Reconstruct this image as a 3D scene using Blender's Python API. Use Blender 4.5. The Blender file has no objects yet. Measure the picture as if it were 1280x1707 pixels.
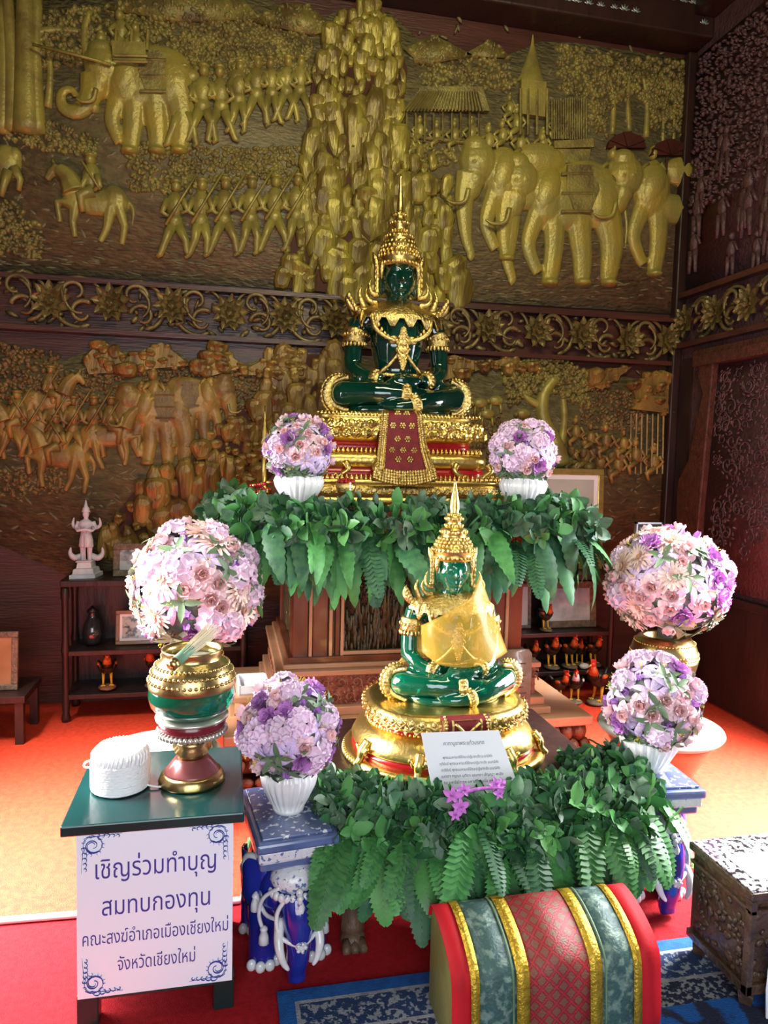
import bpy, math, random
from mathutils import Vector as V, Matrix as Mx
from math import sin, cos, pi, radians as rad, sqrt, atan2
rnd = random.Random(11)
sc = bpy.context.scene
COL = sc.collection

# ---------------------------------------------------------------- camera
FPX, CX, CY = 1200.0, 640.0, 853.5
YAW, PITCH, ROLL = rad(12.33), rad(4.40), rad(1.38)
EYE = V((0, 0, 1.5))
_f = V((sin(YAW)*cos(PITCH), cos(YAW)*cos(PITCH), -sin(PITCH)))
_r0 = V((cos(YAW), -sin(YAW), 0)); _u0 = _r0.cross(_f)
_r = _r0*cos(ROLL) + _u0*sin(ROLL); _u = _u0*cos(ROLL) - _r0*sin(ROLL)
cam = bpy.data.cameras.new('camera'); co = bpy.data.objects.new('camera', cam); COL.objects.link(co)
cam.sensor_fit = 'HORIZONTAL'; cam.sensor_width = 36.0; cam.lens = FPX/1280*36
cam.clip_start = .05; cam.clip_end = 60
co.matrix_world = Mx(((_r.x, _u.x, -_f.x, EYE.x), (_r.y, _u.y, -_f.y, EYE.y), (_r.z, _u.z, -_f.z, EYE.z), (0, 0, 0, 1)))
sc.camera = co

def at(px, py, Y):                      # a pixel of the survey photo -> the point on the plane y = Y
    d = _r*((px-CX)/FPX) - _u*((py-CY)/FPX) + _f
    return EYE + d*(Y/d.y)

# ---------------------------------------------------------------- world, lights, exposure
w = bpy.data.worlds.new('world'); sc.world = w; w.use_nodes = True
bg = w.node_tree.nodes['Background']; bg.inputs[0].default_value = (.75, .82, 1, 1); bg.inputs[1].default_value = .15
vs = sc.view_settings
sc.display_settings.display_device = 'sRGB'
vs.view_transform = 'Standard'; vs.look = 'None'; vs.gamma = 1.0; vs.use_curve_mapping = False
vs.exposure = 0.0

def area(name, loc, target, sx, sy, power, col, spread=180):
    l = bpy.data.lights.new(name, 'AREA'); l.shape = 'RECTANGLE'; l.size = sx; l.size_y = sy
    l.energy = power; l.color = col; l.spread = rad(spread)
    o = bpy.data.objects.new(name, l); COL.objects.link(o); o.location = loc
    o.rotation_euler = (V(target)-V(loc)).to_track_quat('-Z', 'Y').to_euler()
    return o
# daylight through the two side doorways, the entrance behind the camera, and the hall's lamps
area('daylight_left_doorway', (-1.36, 2.6, 1.15), (-.3, 2.35, .5), 1.1, 1.8, 85, (1, .97, .95), 120)
area('high_daylight_left_doorway', (-1.30, 2.62, 2.22), (-.72, 2.72, 0), 1.1, .3, 62, (1, .96, .92), 62)
area('daylight_right_doorway', (3.03, 2.4, 1.15), (1.8, 2.4, .5), 1.1, 1.8, 80, (.92, .95, 1), 120)
area('high_daylight_right_doorway', (2.96, 2.5, 2.22), (2.05, 2.55, 0), 1.1, .3, 95, (1, .96, .92), 62)
area('daylight_entrance', (.1, -1.3, 1.5), (.6, 2.5, .7), 2.4, 1.9, 92, (.86, .94, 1))
area('hall_lamp', (1.0, 1.4, 4.0), (1.0, 4.4, 2.7), 1.8, .5, 42, (1, .93, .56), 140)

# ---------------------------------------------------------------- helpers
class MB:
    def __init__(s): s.v = []; s.f = []; s.mi = []
    def add(s, vs, fs, m=0, M=None):
        o = len(s.v)
        s.v += [tuple(M @ V(p)) for p in vs] if M is not None else [tuple(p) for p in vs]
        s.f += [tuple(i+o for i in f) for f in fs]; s.mi += [m]*len(fs); return s
    def join(s, b, M=None, m=None):
        o = len(s.v); s.v += [tuple(M @ V(p)) for p in b.v] if M is not None else b.v
        s.f += [tuple(i+o for i in f) for f in b.f]; s.mi += b.mi if m is None else [m]*len(b.f); return s
    def box(s, x0, x1, y0, y1, z0, z1, m=0, M=None):
        vs = [(x, y, z) for x in (x0, x1) for y in (y0, y1) for z in (z0, z1)]
        return s.add(vs, [(0,1,3,2),(4,6,7,5),(0,4,5,1),(2,3,7,6),(0,2,6,4),(1,5,7,3)], m, M)
    def rings(s, rs, m=0, M=None, cap=True):            # list of equal-length closed loops
        n = len(rs[0]); vs = [p for r in rs for p in r]; fs = []
        for k in range(len(rs)-1):
            for i in range(n):
                j = (i+1) % n; fs.append((k*n+i, k*n+j, (k+1)*n+j, (k+1)*n+i))
        if cap: fs.append(tuple(range(n-1, -1, -1))); fs.append(tuple((len(rs)-1)*n+i for i in range(n)))
        return s.add(vs, fs, m, M)
    def lathe(s, prof, n=32, m=0, M=None, a=1, b=1, c=(0,0,0), e=2, flute=0, nf=0, cap=True):
        rs = []
        for q in prof:
            r, z = q[0], q[1]; fl = q[2] if len(q) > 2 else flute; ring = []
            for i in range(n):
                t = 2*pi*i/n; cc, ss = cos(t), sin(t)
                rr = r*(1+fl*(abs(cos(nf*t/2))*2-1)) if nf else r
                px = abs(cc)**(2/e)*(1 if cc >= 0 else -1); py = abs(ss)**(2/e)*(1 if ss >= 0 else -1)
                ring.append((c[0]+rr*a*px, c[1]+rr*b*py, c[2]+z))
            rs.append(ring)
        return s.rings(rs, m, M, cap)
    def off(s, prof, A, B, n=48, e=4, m=0, c=(0,0,0), M=None):   # superellipse tiers: (offset, z) from half sizes A,B
        rs = []
        for d, z in prof:
            ring = []
            for i in range(n):
                t = 2*pi*i/n; cc, ss = cos(t), sin(t)
                ring.append((c[0]+(A+d)*abs(cc)**(2/e)*(1 if cc >= 0 else -1), c[1]+(B+d)*abs(ss)**(2/e)*(1 if ss >= 0 else -1), c[2]+z))
            rs.append(ring)
        return s.rings(rs, m, M)
    def tube(s, pts, r, n=8, m=0, M=None, flat=1.0, cap=True):
        P = [V(p) for p in pts]; L = len(P)
        R = list(r) if isinstance(r, (list, tuple)) else [r]*L
        up = None; rs = []
        for i in range(L):
            d = (P[min(i+1, L-1)]-P[max(i-1, 0)])
            if d.length < 1e-9: d = V((0, 0, 1))
            d.normalize()
            if up is None: up = V((0, 0, 1)) if abs(d.z) < .9 else V((1, 0, 0))
            x = d.cross(up)
            if x.length < 1e-6: x = d.orthogonal()
            x.normalize(); y = x.cross(d).normalized(); up = y
            rs.append([tuple(P[i]+x*cos(2*pi*k/n)*R[i]+y*sin(2*pi*k/n)*R[i]*flat) for k in range(n)])
        return s.rings(rs, m, M, cap)
    def ell(s, c, r, nu=12, nv=8, m=0, M=None, rot=None):
        if not isinstance(r, (tuple, list)): r = (r, r, r)
        vs = []; fs = []
        for j in range(1, nv):
            ph = pi*j/nv
            for i in range(nu):
                t = 2*pi*i/nu; vs.append((r[0]*sin(ph)*cos(t), r[1]*sin(ph)*sin(t), r[2]*cos(ph)))
        top = len(vs); vs += [(0, 0, r[2]), (0, 0, -r[2])]
        for j in range(nv-2):
            for i in range(nu):
                k = (i+1) % nu; fs.append((j*nu+i, (j+1)*nu+i, (j+1)*nu+k, j*nu+k))
        for i in range(nu):
            k = (i+1) % nu; fs.append((top, i, k)); fs.append((top+1, (nv-2)*nu+k, (nv-2)*nu+i))
        T = Mx.Translation(c)
        if rot is not None: T = T @ rot
        return s.add(vs, fs, m, (M @ T) if M is not None else T)
    def prism(s, poly, t, m=0, M=None, z0=0):            # polygon in local xy, thickness along +z
        n = len(poly); vs = [(p[0], p[1], z0) for p in poly]+[(p[0], p[1], z0+t) for p in poly]
        fs = [tuple(range(n-1, -1, -1)), tuple(range(n, 2*n))]+[(i, (i+1) % n, n+(i+1) % n, n+i) for i in range(n)]
        return s.add(vs, fs, m, M)
    def grid(s, fn, nu, nv, m=0, M=None):
        vs = [fn(i/nu, j/nv) for j in range(nv+1) for i in range(nu+1)]
        fs = [(j*(nu+1)+i, j*(nu+1)+i+1, (j+1)*(nu+1)+i+1, (j+1)*(nu+1)+i) for j in range(nv) for i in range(nu)]
        return s.add(vs, fs, m, M)
    def mesh(s, name, mats, smooth=True):
        me = bpy.data.meshes.new(name); me.from_pydata(s.v, [], s.f)
        for x in (mats if isinstance(mats, (list, tuple)) else [mats]): me.materials.append(x)
        me.polygons.foreach_set('material_index', s.mi)
        me.polygons.foreach_set('use_smooth', [smooth]*len(s.f)); me.update(); return me
    def build(s, name, mats, parent=None, smooth=True, bevel=0, remesh=0, it=0, solid=0, world=False, angle=None, sub=0):
        me = s.mesh(name, mats, smooth)
        o = bpy.data.objects.new(name, me); COL.objects.link(o)
        if remesh:
            d = o.modifiers.new('r', 'REMESH'); d.mode = 'VOXEL'; d.voxel_size = remesh; d.use_smooth_shade = True
            if it: d = o.modifiers.new('s', 'SMOOTH'); d.iterations = it; d.factor = .5
            dg = bpy.context.evaluated_depsgraph_get()
            m2 = bpy.data.meshes.new_from_object(o.evaluated_get(dg)); m2.name = name
            o.modifiers.clear(); o.data = m2
            if not m2.materials:
                for x in (mats if isinstance(mats, (list, tuple)) else [mats]): m2.materials.append(x)
        if solid: d = o.modifiers.new('t', 'SOLIDIFY'); d.thickness = solid; d.offset = 0
        if bevel: d = o.modifiers.new('b', 'BEVEL'); d.width = bevel; d.segments = 2; d.limit_method = 'ANGLE'; d.angle_limit = rad(35)
        if sub: d = o.modifiers.new('u', 'SUBSURF'); d.levels = sub; d.render_levels = sub
        if angle is not None:
            for p in o.data.polygons: p.use_smooth = True
            o.data.set_sharp_from_angle(angle=rad(angle))
        if parent is not None:
            o.parent = parent
            if world:
                q = parent; t = V((0, 0, 0))
                while q is not None: t += q.location; q = q.parent
                o.location = -t
        return o

def thing(name, label, cat, loc=(0,0,0), rz=0, group=None, kind=None):
    o = bpy.data.objects.new(name, None); COL.objects.link(o); o.empty_display_size = .05
    o.location = loc; o.rotation_euler = (0, 0, rz); return tag(o, label, cat, group, kind)
def tag(o, label=None, cat=None, group=None, kind=None):
    for k, v in (('label', label), ('category', cat), ('group', group), ('kind', kind)):
        if v: o[k] = v
    return o
def struct(o): o['kind'] = 'structure'; return o
KIDS = {}
def copy_thing(root, loc, rz=None, label=None, scale=None):
    def rec(o, par):
        c = o.copy(); COL.objects.link(c); c.parent = par
        for ch in o.children: rec(ch, c)
        return c
    r = rec(root, None); r.location = loc
    if rz is not None: r.rotation_euler = (0, 0, rz)
    if scale is not None: r.scale = (scale,)*3 if isinstance(scale, (int, float)) else scale
    if label: r['label'] = label
    return r
RX = lambda a: Mx.Rotation(a, 4, 'X')
RY = lambda a: Mx.Rotation(a, 4, 'Y')
RZ = lambda a: Mx.Rotation(a, 4, 'Z')
T = lambda x, y, z: Mx.Translation((x, y, z))
S = lambda x, y, z: Mx.Diagonal((x, y, z, 1))
UPRIGHT = Mx(((1,0,0,0),(0,0,-1,0),(0,1,0,0),(0,0,0,1)))     # local xy -> world xz, local +z -> world -y
def align(n, roll=0):
    return V(n).to_track_quat('Z', 'Y').to_matrix().to_4x4() @ RZ(roll)
def smooth_path(pts, k=6):
    P = [V(p) for p in pts]; out = []
    for i in range(len(P)-1):
        a, b, c, d = P[max(i-1,0)], P[i], P[i+1], P[min(i+2,len(P)-1)]
        for j in range(k):
            t = j/k; out.append(.5*((2*b)+(c-a)*t+(2*a-5*b+4*c-d)*t*t+(3*b-a-3*c+d)*t**3))
    out.append(P[-1]); return out

def mat(name, col, rough=.5, metal=0, col2=None, sc2=8, bump=0, bsc=40, btype='noise', trans=0, coat=0, alpha=1, ior=1.45, stretch=None, sheen=0, rnd_v=0, sss=0, spec=None, lo=.35, hi=.65):
    m = bpy.data.materials.new(name); m.use_nodes = True; nt = m.node_tree; N = nt.nodes; L = nt.links
    b = N['Principled BSDF']; b.inputs['Base Color'].default_value = (*col, 1)
    b.inputs['Roughness'].default_value = rough; b.inputs['Metallic'].default_value = metal
    b.inputs['IOR'].default_value = ior; b.inputs['Alpha'].default_value = alpha
    b.inputs['Transmission Weight'].default_value = trans; b.inputs['Coat Weight'].default_value = coat
    b.inputs['Coat Roughness'].default_value = .08; b.inputs['Sheen Weight'].default_value = sheen
    if spec is not None: b.inputs['Specular IOR Level'].default_value = spec
    if sss: b.inputs['Subsurface Weight'].default_value = sss; b.inputs['Subsurface Radius'].default_value = (.01, .008, .008)
    tc = N.new('ShaderNodeTexCoord'); mp = N.new('ShaderNodeMapping'); L.new(tc.outputs['Object'], mp.inputs[0])
    if stretch: mp.inputs['Scale'].default_value = stretch
    out = None
    if col2:
        n = N.new('ShaderNodeTexNoise'); n.inputs['Scale'].default_value = sc2; n.inputs['Detail'].default_value = 4
        L.new(mp.outputs[0], n.inputs['Vector'])
        r = N.new('ShaderNodeValToRGB'); r.color_ramp.elements[0].position = lo; r.color_ramp.elements[1].position = hi
        r.color_ramp.elements[0].color = (*col, 1); r.color_ramp.elements[1].color = (*col2, 1)
        L.new(n.outputs['Fac'], r.inputs[0]); out = r.outputs[0]
    if rnd_v:
        oi = N.new('ShaderNodeObjectInfo'); h = N.new('ShaderNodeHueSaturation')
        mr = N.new('ShaderNodeMapRange'); mr.inputs[3].default_value = 1-rnd_v; mr.inputs[4].default_value = 1+rnd_v
        L.new(oi.outputs['Random'], mr.inputs[0]); L.new(mr.outputs[0], h.inputs['Value'])
        if out: L.new(out, h.inputs['Color'])
        else: h.inputs['Color'].default_value = (*col, 1)
        out = h.outputs[0]
    if out: L.new(out, b.inputs['Base Color'])
    if bump:
        if btype == 'noise': t = N.new('ShaderNodeTexNoise'); t.inputs['Detail'].default_value = 5; o = t.outputs['Fac']
        elif btype == 'voro': t = N.new('ShaderNodeTexVoronoi'); o = t.outputs['Distance']
        else: t = N.new('ShaderNodeTexWave'); t.inputs['Distortion'].default_value = 2.5; t.inputs['Detail'].default_value = 2; o = t.outputs['Fac']
        t.inputs['Scale'].default_value = bsc; L.new(mp.outputs[0], t.inputs['Vector'])
        bm = N.new('ShaderNodeBump'); bm.inputs['Strength'].default_value = min(bump, 1); bm.inputs['Distance'].default_value = .01*max(1, bump)
        L.new(o, bm.inputs['Height']); L.new(bm.outputs[0], b.inputs['Normal'])
    return m

M_ = {}
M_['ground'] = mat('carved_wood_dark', (.115,.092,.050), .38, 0, (.19,.15,.07), 14, 1.0, 26, stretch=(1,1,2.6))
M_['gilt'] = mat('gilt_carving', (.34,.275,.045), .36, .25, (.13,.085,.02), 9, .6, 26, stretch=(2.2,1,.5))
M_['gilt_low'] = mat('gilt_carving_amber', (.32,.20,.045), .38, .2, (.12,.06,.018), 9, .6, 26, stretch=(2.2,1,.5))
M_['rockbase'] = mat('red_brown_lacquer', (.075,.020,.012), .6, 0, (.045,.012,.008), 4, .3, 18, spec=.2)
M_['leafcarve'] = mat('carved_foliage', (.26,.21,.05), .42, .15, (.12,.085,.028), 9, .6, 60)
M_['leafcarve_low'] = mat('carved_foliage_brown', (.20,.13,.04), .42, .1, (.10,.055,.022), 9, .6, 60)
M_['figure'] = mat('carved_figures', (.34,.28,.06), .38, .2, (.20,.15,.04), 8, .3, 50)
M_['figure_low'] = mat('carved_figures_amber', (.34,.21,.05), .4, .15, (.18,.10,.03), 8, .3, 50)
M_['elephant'] = mat('carved_elephant', (.27,.23,.06), .36, .2, (.36,.27,.045), 5, .35, 60)
M_['maroon'] = mat('maroon_wood', (.055,.018,.014), .32, 0, (.085,.03,.02), 6, .3, 30, stretch=(.4,1,3))
M_['frieze'] = mat('frieze_gilt', (.22,.16,.06), .4, .35, (.12,.08,.03), 8, .3, 60)
M_['darkwood'] = mat('dark_wood', (.022,.009,.008), .38, 0, (.036,.015,.012), 7, .3, 30, stretch=(1,1,.3))
M_['rightwood'] = mat('reddish_wood_cool_haze', (.070,.030,.034), .42, 0, (.105,.048,.050), 14, 1.0, 45)  # reddish wood, with the cool purplish light haze painted into its colour
M_['redwood'] = mat('red_brown_wood', (.23,.060,.022), .33, 0, (.13,.032,.014), 9, .2, 30, stretch=(1,1,.25), coat=.25)
M_['palewood'] = mat('pale_varnished_wood', (.55,.29,.16), .3, 0, (.45,.22,.11), 6, .15, 30, stretch=(.3,1,1), coat=.3)
M_['carvedred'] = mat('carved_red_wood', (.20,.062,.028), .4, 0, (.30,.115,.06), 20, .8, 70)
M_['jamb'] = mat('dark_red_carved_jamb', (.105,.034,.020), .4, 0, (.06,.02,.014), 24, .8, 60)
M_['frosette'] = mat('rosette_gilt', (.30,.22,.075), .38, .35, (.18,.12,.04), 14, .3, 60)
M_['carpet'] = mat('crimson_carpet', (.42,.014,.020), .85, 0, (.33,.010,.015), 60, .5, 320, spec=.15)
M_['carpet2'] = mat('orange_red_carpet', (.76,.060,.018), .6, 0, (.60,.036,.012), 40, .5, 320, spec=.5)
M_['gold'] = mat('gold_leaf', (.80,.60,.20), .33, 1, (.70,.49,.13), 10, .2, 60)
M_['goldorn'] = mat('chased_gold', (.84,.64,.26), .30, 1, (.60,.42,.12), 60, .5, 120)
M_['goldemb'] = mat('embossed_gold', (.82,.61,.20), .28, 1, (.68,.46,.11), 30, .4, 70, btype='voro')
M_['redlac'] = mat('red_lacquer', (.36,.008,.012), .25, 0, coat=.4)
M_['jade'] = mat('emerald_glass', (.002,.062,.036), .05, 0, (.001,.026,.018), 2.5, trans=.35, coat=1, ior=1.5)
M_['jade2'] = mat('green_glass', (.004,.20,.095), .05, 0, (.003,.12,.065), 3, trans=.45, coat=1, ior=1.5)
M_['white'] = mat('white_glazed_ceramic', (.80,.80,.80), .18, 0, coat=.5)
M_['whitemat'] = mat('white_paper', (.86,.88,.93), .6)
M_['brass'] = mat('engraved_brass', (.62,.47,.20), .28, 1, (.50,.36,.13), 14, .12, 90)
M_['black'] = mat('black_paint', (.012,.011,.012), .35)
M_['string'] = mat('white_cotton', (.88,.87,.88), .85, bump=.4, bsc=90)
# ---------------------------------------------------------------- room shell
YW, XR, XL, ZC = 4.47, 3.0, -1.34, 4.62
YS = 2.36                                         # seam between the two carpets
struct(MB().box(XL, XR, -3, YS, -.02, 0).build('floor', M_['carpet'], smooth=False))
struct(MB().box(XL, XR, YS, YW+.15, -.02, 0).build('floor_rear', M_['carpet2'], smooth=False))
struct(MB().box(XL-.2, XR+.2, YW, YW+.15, -.02, ZC).build('wall_back', M_['maroon'], smooth=False))
b = MB()                                          # right wall with a doorway near the camera
b.box(XR, XR+.15, 3.0, YW, 0, ZC); b.box(XR, XR+.15, -3, 1.7, 0, ZC); b.box(XR, XR+.15, 1.7, 3.0, 2.3, ZC)
struct(b.build('wall_right', M_['rightwood'], smooth=False))
b = MB(); b.box(XL-.15, XL, 3.2, YW, 0, ZC); b.box(XL-.15, XL, -3, 2.0, 0, ZC); b.box(XL-.15, XL, 2.0, 3.2, 2.3, ZC)
struct(b.build('wall_left', M_['maroon'], smooth=False))
struct(MB().box(XL-.2, XR+.2, -3, YW+.15, ZC, ZC+.1).build('ceiling', M_['darkwood'], smooth=False))
# crossing beams with little mirror-glass inlays
M_['glint'] = mat('mirror_glass_inlay', (.42,.46,.44), .3, .7)
def inlay(mb, c, s, M):
    for k in range(5):
        a = pi*(k-2)/5
        mb.ell((0,0,0), (s*.22, s*.10, s*.6), 6, 4, M=M @ T(*c) @ RY(a) @ T(0, 0, s*.7))
def beam(name, x0, x1, y0, y1, z0, z1):
    o = struct(MB().box(x0, x1, y0, y1, z0, z1).build(name, M_['darkwood'], bevel=.012, smooth=False)); return o
cb = beam('trim_1', XL, XR, YW-.22, YW-.002, 4.20, 4.56)
mb = MB()
for i in range(26):
    x = .95+i*.079
    for zz in (4.27, 4.38, 4.48):
        if (int(x*2.4)+int(zz*10)) % 3: inlay(mb, (x+rnd.uniform(-.01,.01), YW-.225, zz), rnd.uniform(.022,.034), RY(0) )
struct(mb.build('trim_inlay', M_['glint'])).parent = cb
bb = MB()
for x in (1.25, 2.15, 2.85): bb.box(x, x+.16, -1, YW-.23, 4.32, 4.6)
struct(bb.build('trim_2', M_['darkwood'], smooth=False))
bb = MB()
for i in range(8): bb.box(XL, XR, 4.1-i*.55, 4.18-i*.55, 4.5, 4.615)
struct(bb.build('trim_3', M_['darkwood'], smooth=False))

# corner post and right-wall joinery
b = MB(); b.box(2.93, 2.998, YW-.07, YW-.002, 0, 4.19); struct(b.build('trim_corner', M_['darkwood'], bevel=.01, smooth=False))
struct(MB().box(XR-.035, XR-.002, 3.0, YW-.08, .02, .70).box(XR-.055, XR-.002, 3.0, YW-.08, .66, .71).build('baseboard_right', M_['darkwood'], smooth=False, bevel=.006))
W = thing('window_1', None, None, (XR, 3.6, 1.45), kind='structure')
jm = MB()
for s_, yb, yt in ((1, 4.16, 4.05), (-1, 2.98, 3.09)):                      # tapered jambs with a shaped swelling
    out = [(yb+s_*.04, .72), (yb+s_*.035, 1.0), (yb+s_*.11, 1.12), (yb+s_*.115, 1.38), (yb+s_*.02, 1.52), (yt+s_*.015, 1.95), (yt+s_*.07, 2.04), (yt+s_*.07, 2.13), (yt-s_*.07, 2.13), (yb-s_*.10, .72)]
    out = [(-y, z) for y, z in out]
    jm.prism(out, .07, M=Mx(((0,0,-1,XR-.002),(-1,0,0,0),(0,1,0,0),(0,0,0,1))))
jm.build('window_frame', M_['jamb'], W, world=True, smooth=False, bevel=.008)
MB().box(XR-.09, XR-.003, 2.95, 4.16, 2.12, 2.19).box(XR-.06, XR-.003, 2.9, 4.2, 2.19, 2.23).build('lintel', M_['jamb'], W, world=True, smooth=False, bevel=.006)
mb = MB(); mb.box(XR-.03, XR-.003, 3.0, 4.03, .74, 2.12)
RWs = Mx(((0,0,-1,0),(-1,0,0,0),(0,1,0,0),(0,0,0,1)))
for i in range(150):
    A = T(XR-.031, rnd.uniform(3.04, 3.98), rnd.uniform(.98, 2.06)) @ RWs @ RZ(rnd.uniform(0, 6.3)); R = rnd.uniform(.03, .055); g = rnd.choice((-1, 1))
    mb.tube([(R*(1-.05*k)*cos(.42*k)*g, R*(1-.05*k)*sin(.42*k), .002) for k in range(17)], [R*.13*(1-.03*k) for k in range(17)], 5, M=A)
    for a in (.4, 1.5, 2.6, 3.7, 4.9): mb.ell((R*1.25*cos(a), R*1.2*sin(a), 0), (R*.36, R*.17, R*.14), 6, 4, M=A)
mb.build('shutter', M_['rightwood'], W, world=True)
MB().box(XR-.012, XR-.001, YW-.2, YW-.085, .72, 2.2).build('panel', M_['darkwood'], W, world=True, smooth=False)

# ---------------------------------------------------------------- carved murals on the back wall
def wp(px, py, d=0): p = at(px, py, YW-.012-d); return V((p.x, p.y, p.z))
KPX = (wp(641, 500)-wp(640, 500)).length           # metres per pixel on the wall
def wel(mb, px, py, rx, ry, d=None, ang=0, nu=14, nv=8, m=0):
    c = wp(px, py); k = KPX; d = d if d is not None else min(rx, ry)*k*.55
    return mb.ell(c, (rx*k, d, ry*k), nu, nv, m, rot=RY(rad(ang)))
def wtu(mb, pts, r, d=.0, n=7, m=0, sm=0):
    rr = r if isinstance(r, (list, tuple)) else [r]*len(pts)
    P = [wp(x, y, d) for x, y in pts]
    if sm:
        P = smooth_path(P, sm); L = len(rr)-1
        rr = [rr[min(int(i/sm), L)]+(rr[min(int(i/sm)+1, L)]-rr[min(int(i/sm), L)])*((i % sm)/sm) for i in range(len(P))]
    return mb.tube(P, [x*KPX for x in rr], n, m)
def inside(p, poly):
    x, y = p; c = False; j = len(poly)-1
    for i in range(len(poly)):
        a, q = poly[i], poly[j]
        if (a[1] > y) != (q[1] > y) and x < (q[0]-a[0])*(y-a[1])/(q[1]-a[1])+a[0]: c = not c
        j = i
    return c
def scatter(poly, n, dmin=0, R=rnd):
    x0, x1 = min(p[0] for p in poly), max(p[0] for p in poly); y0, y1 = min(p[1] for p in poly), max(p[1] for p in poly)
    out = []; tries = 0
    while len(out) < n and tries < n*40:
        tries += 1; p = (R.uniform(x0, x1), R.uniform(y0, y1))
        if not inside(p, poly): continue
        if dmin and any(abs(p[0]-q[0]) < dmin*1.0 and (p[0]-q[0])**2+((p[1]-q[1])*.62)**2 < dmin*dmin for q in out): continue
        out.append(p)
    return out
def wpoly(mb, poly, d, t=.012, m=0):               # raised slab with a worked edge
    P = [wp(x, y) for x, y in poly]
    mb.prism([(p.x, p.z) for p in P], t, m, Mx(((1,0,0,0),(0,0,-1,YW-d),(0,1,0,0),(0,0,0,1))))
def foliage(mb, poly, n, s=5, d=.014):
    for px, py in scatter(poly, n):
        a = rnd.uniform(0, 180); q = s*rnd.uniform(.7, 1.3)
        wel(mb, px, py, q, q*.62, d*rnd.uniform(.7, 1.3), a, 6, 4)
def rock(mb, px, py, rx, ry, d, ang):              # faceted finger of rock: blunt top, sheer face
    k = KPX; c = wp(px, py); n = 9; rs = []
    jit = [rnd.uniform(.80, 1.14) for _ in range(n)]
    for q, dz in ((1, 0), (.98, .40), (.86, .70), (.60, .92), (.2, 1.0)):
        ring = []
        for i in range(n):
            t = 2*pi*i/n; e = .72
            x = abs(cos(t))**e*(1 if cos(t) > 0 else -1)*rx*q*jit[i]; z = abs(sin(t))**e*(1 if sin(t) > 0 else -1)*ry*(q*.8+.2)*jit[i]
            if z < 0: x *= .86
            ring.append((x*k, -dz*d*(1.0 if z > 0 else .75), z*k))
        rs.append(ring)
    mb.rings(rs, 0, T(*c) @ RY(rad(ang)), cap=True)
def rocks(mb, poly, n, s, asp=2.0, dm=.95, lean=0, d=.045):
    for px, py in sorted(scatter(poly, n, s*dm), key=lambda p: p[1]):
        big = rnd.random() < .22; q = s*(rnd.uniform(1.3, 1.9) if big else rnd.uniform(.6, 1.1)); a = asp*(rnd.uniform(.5, .95) if big else rnd.uniform(.6, 1.3))
        rock(mb, px, py, q*.68, q*.68*a, d*(1.45 if big else rnd.uniform(.7, 1.25)), lean+rnd.uniform(-14, 14))

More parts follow.
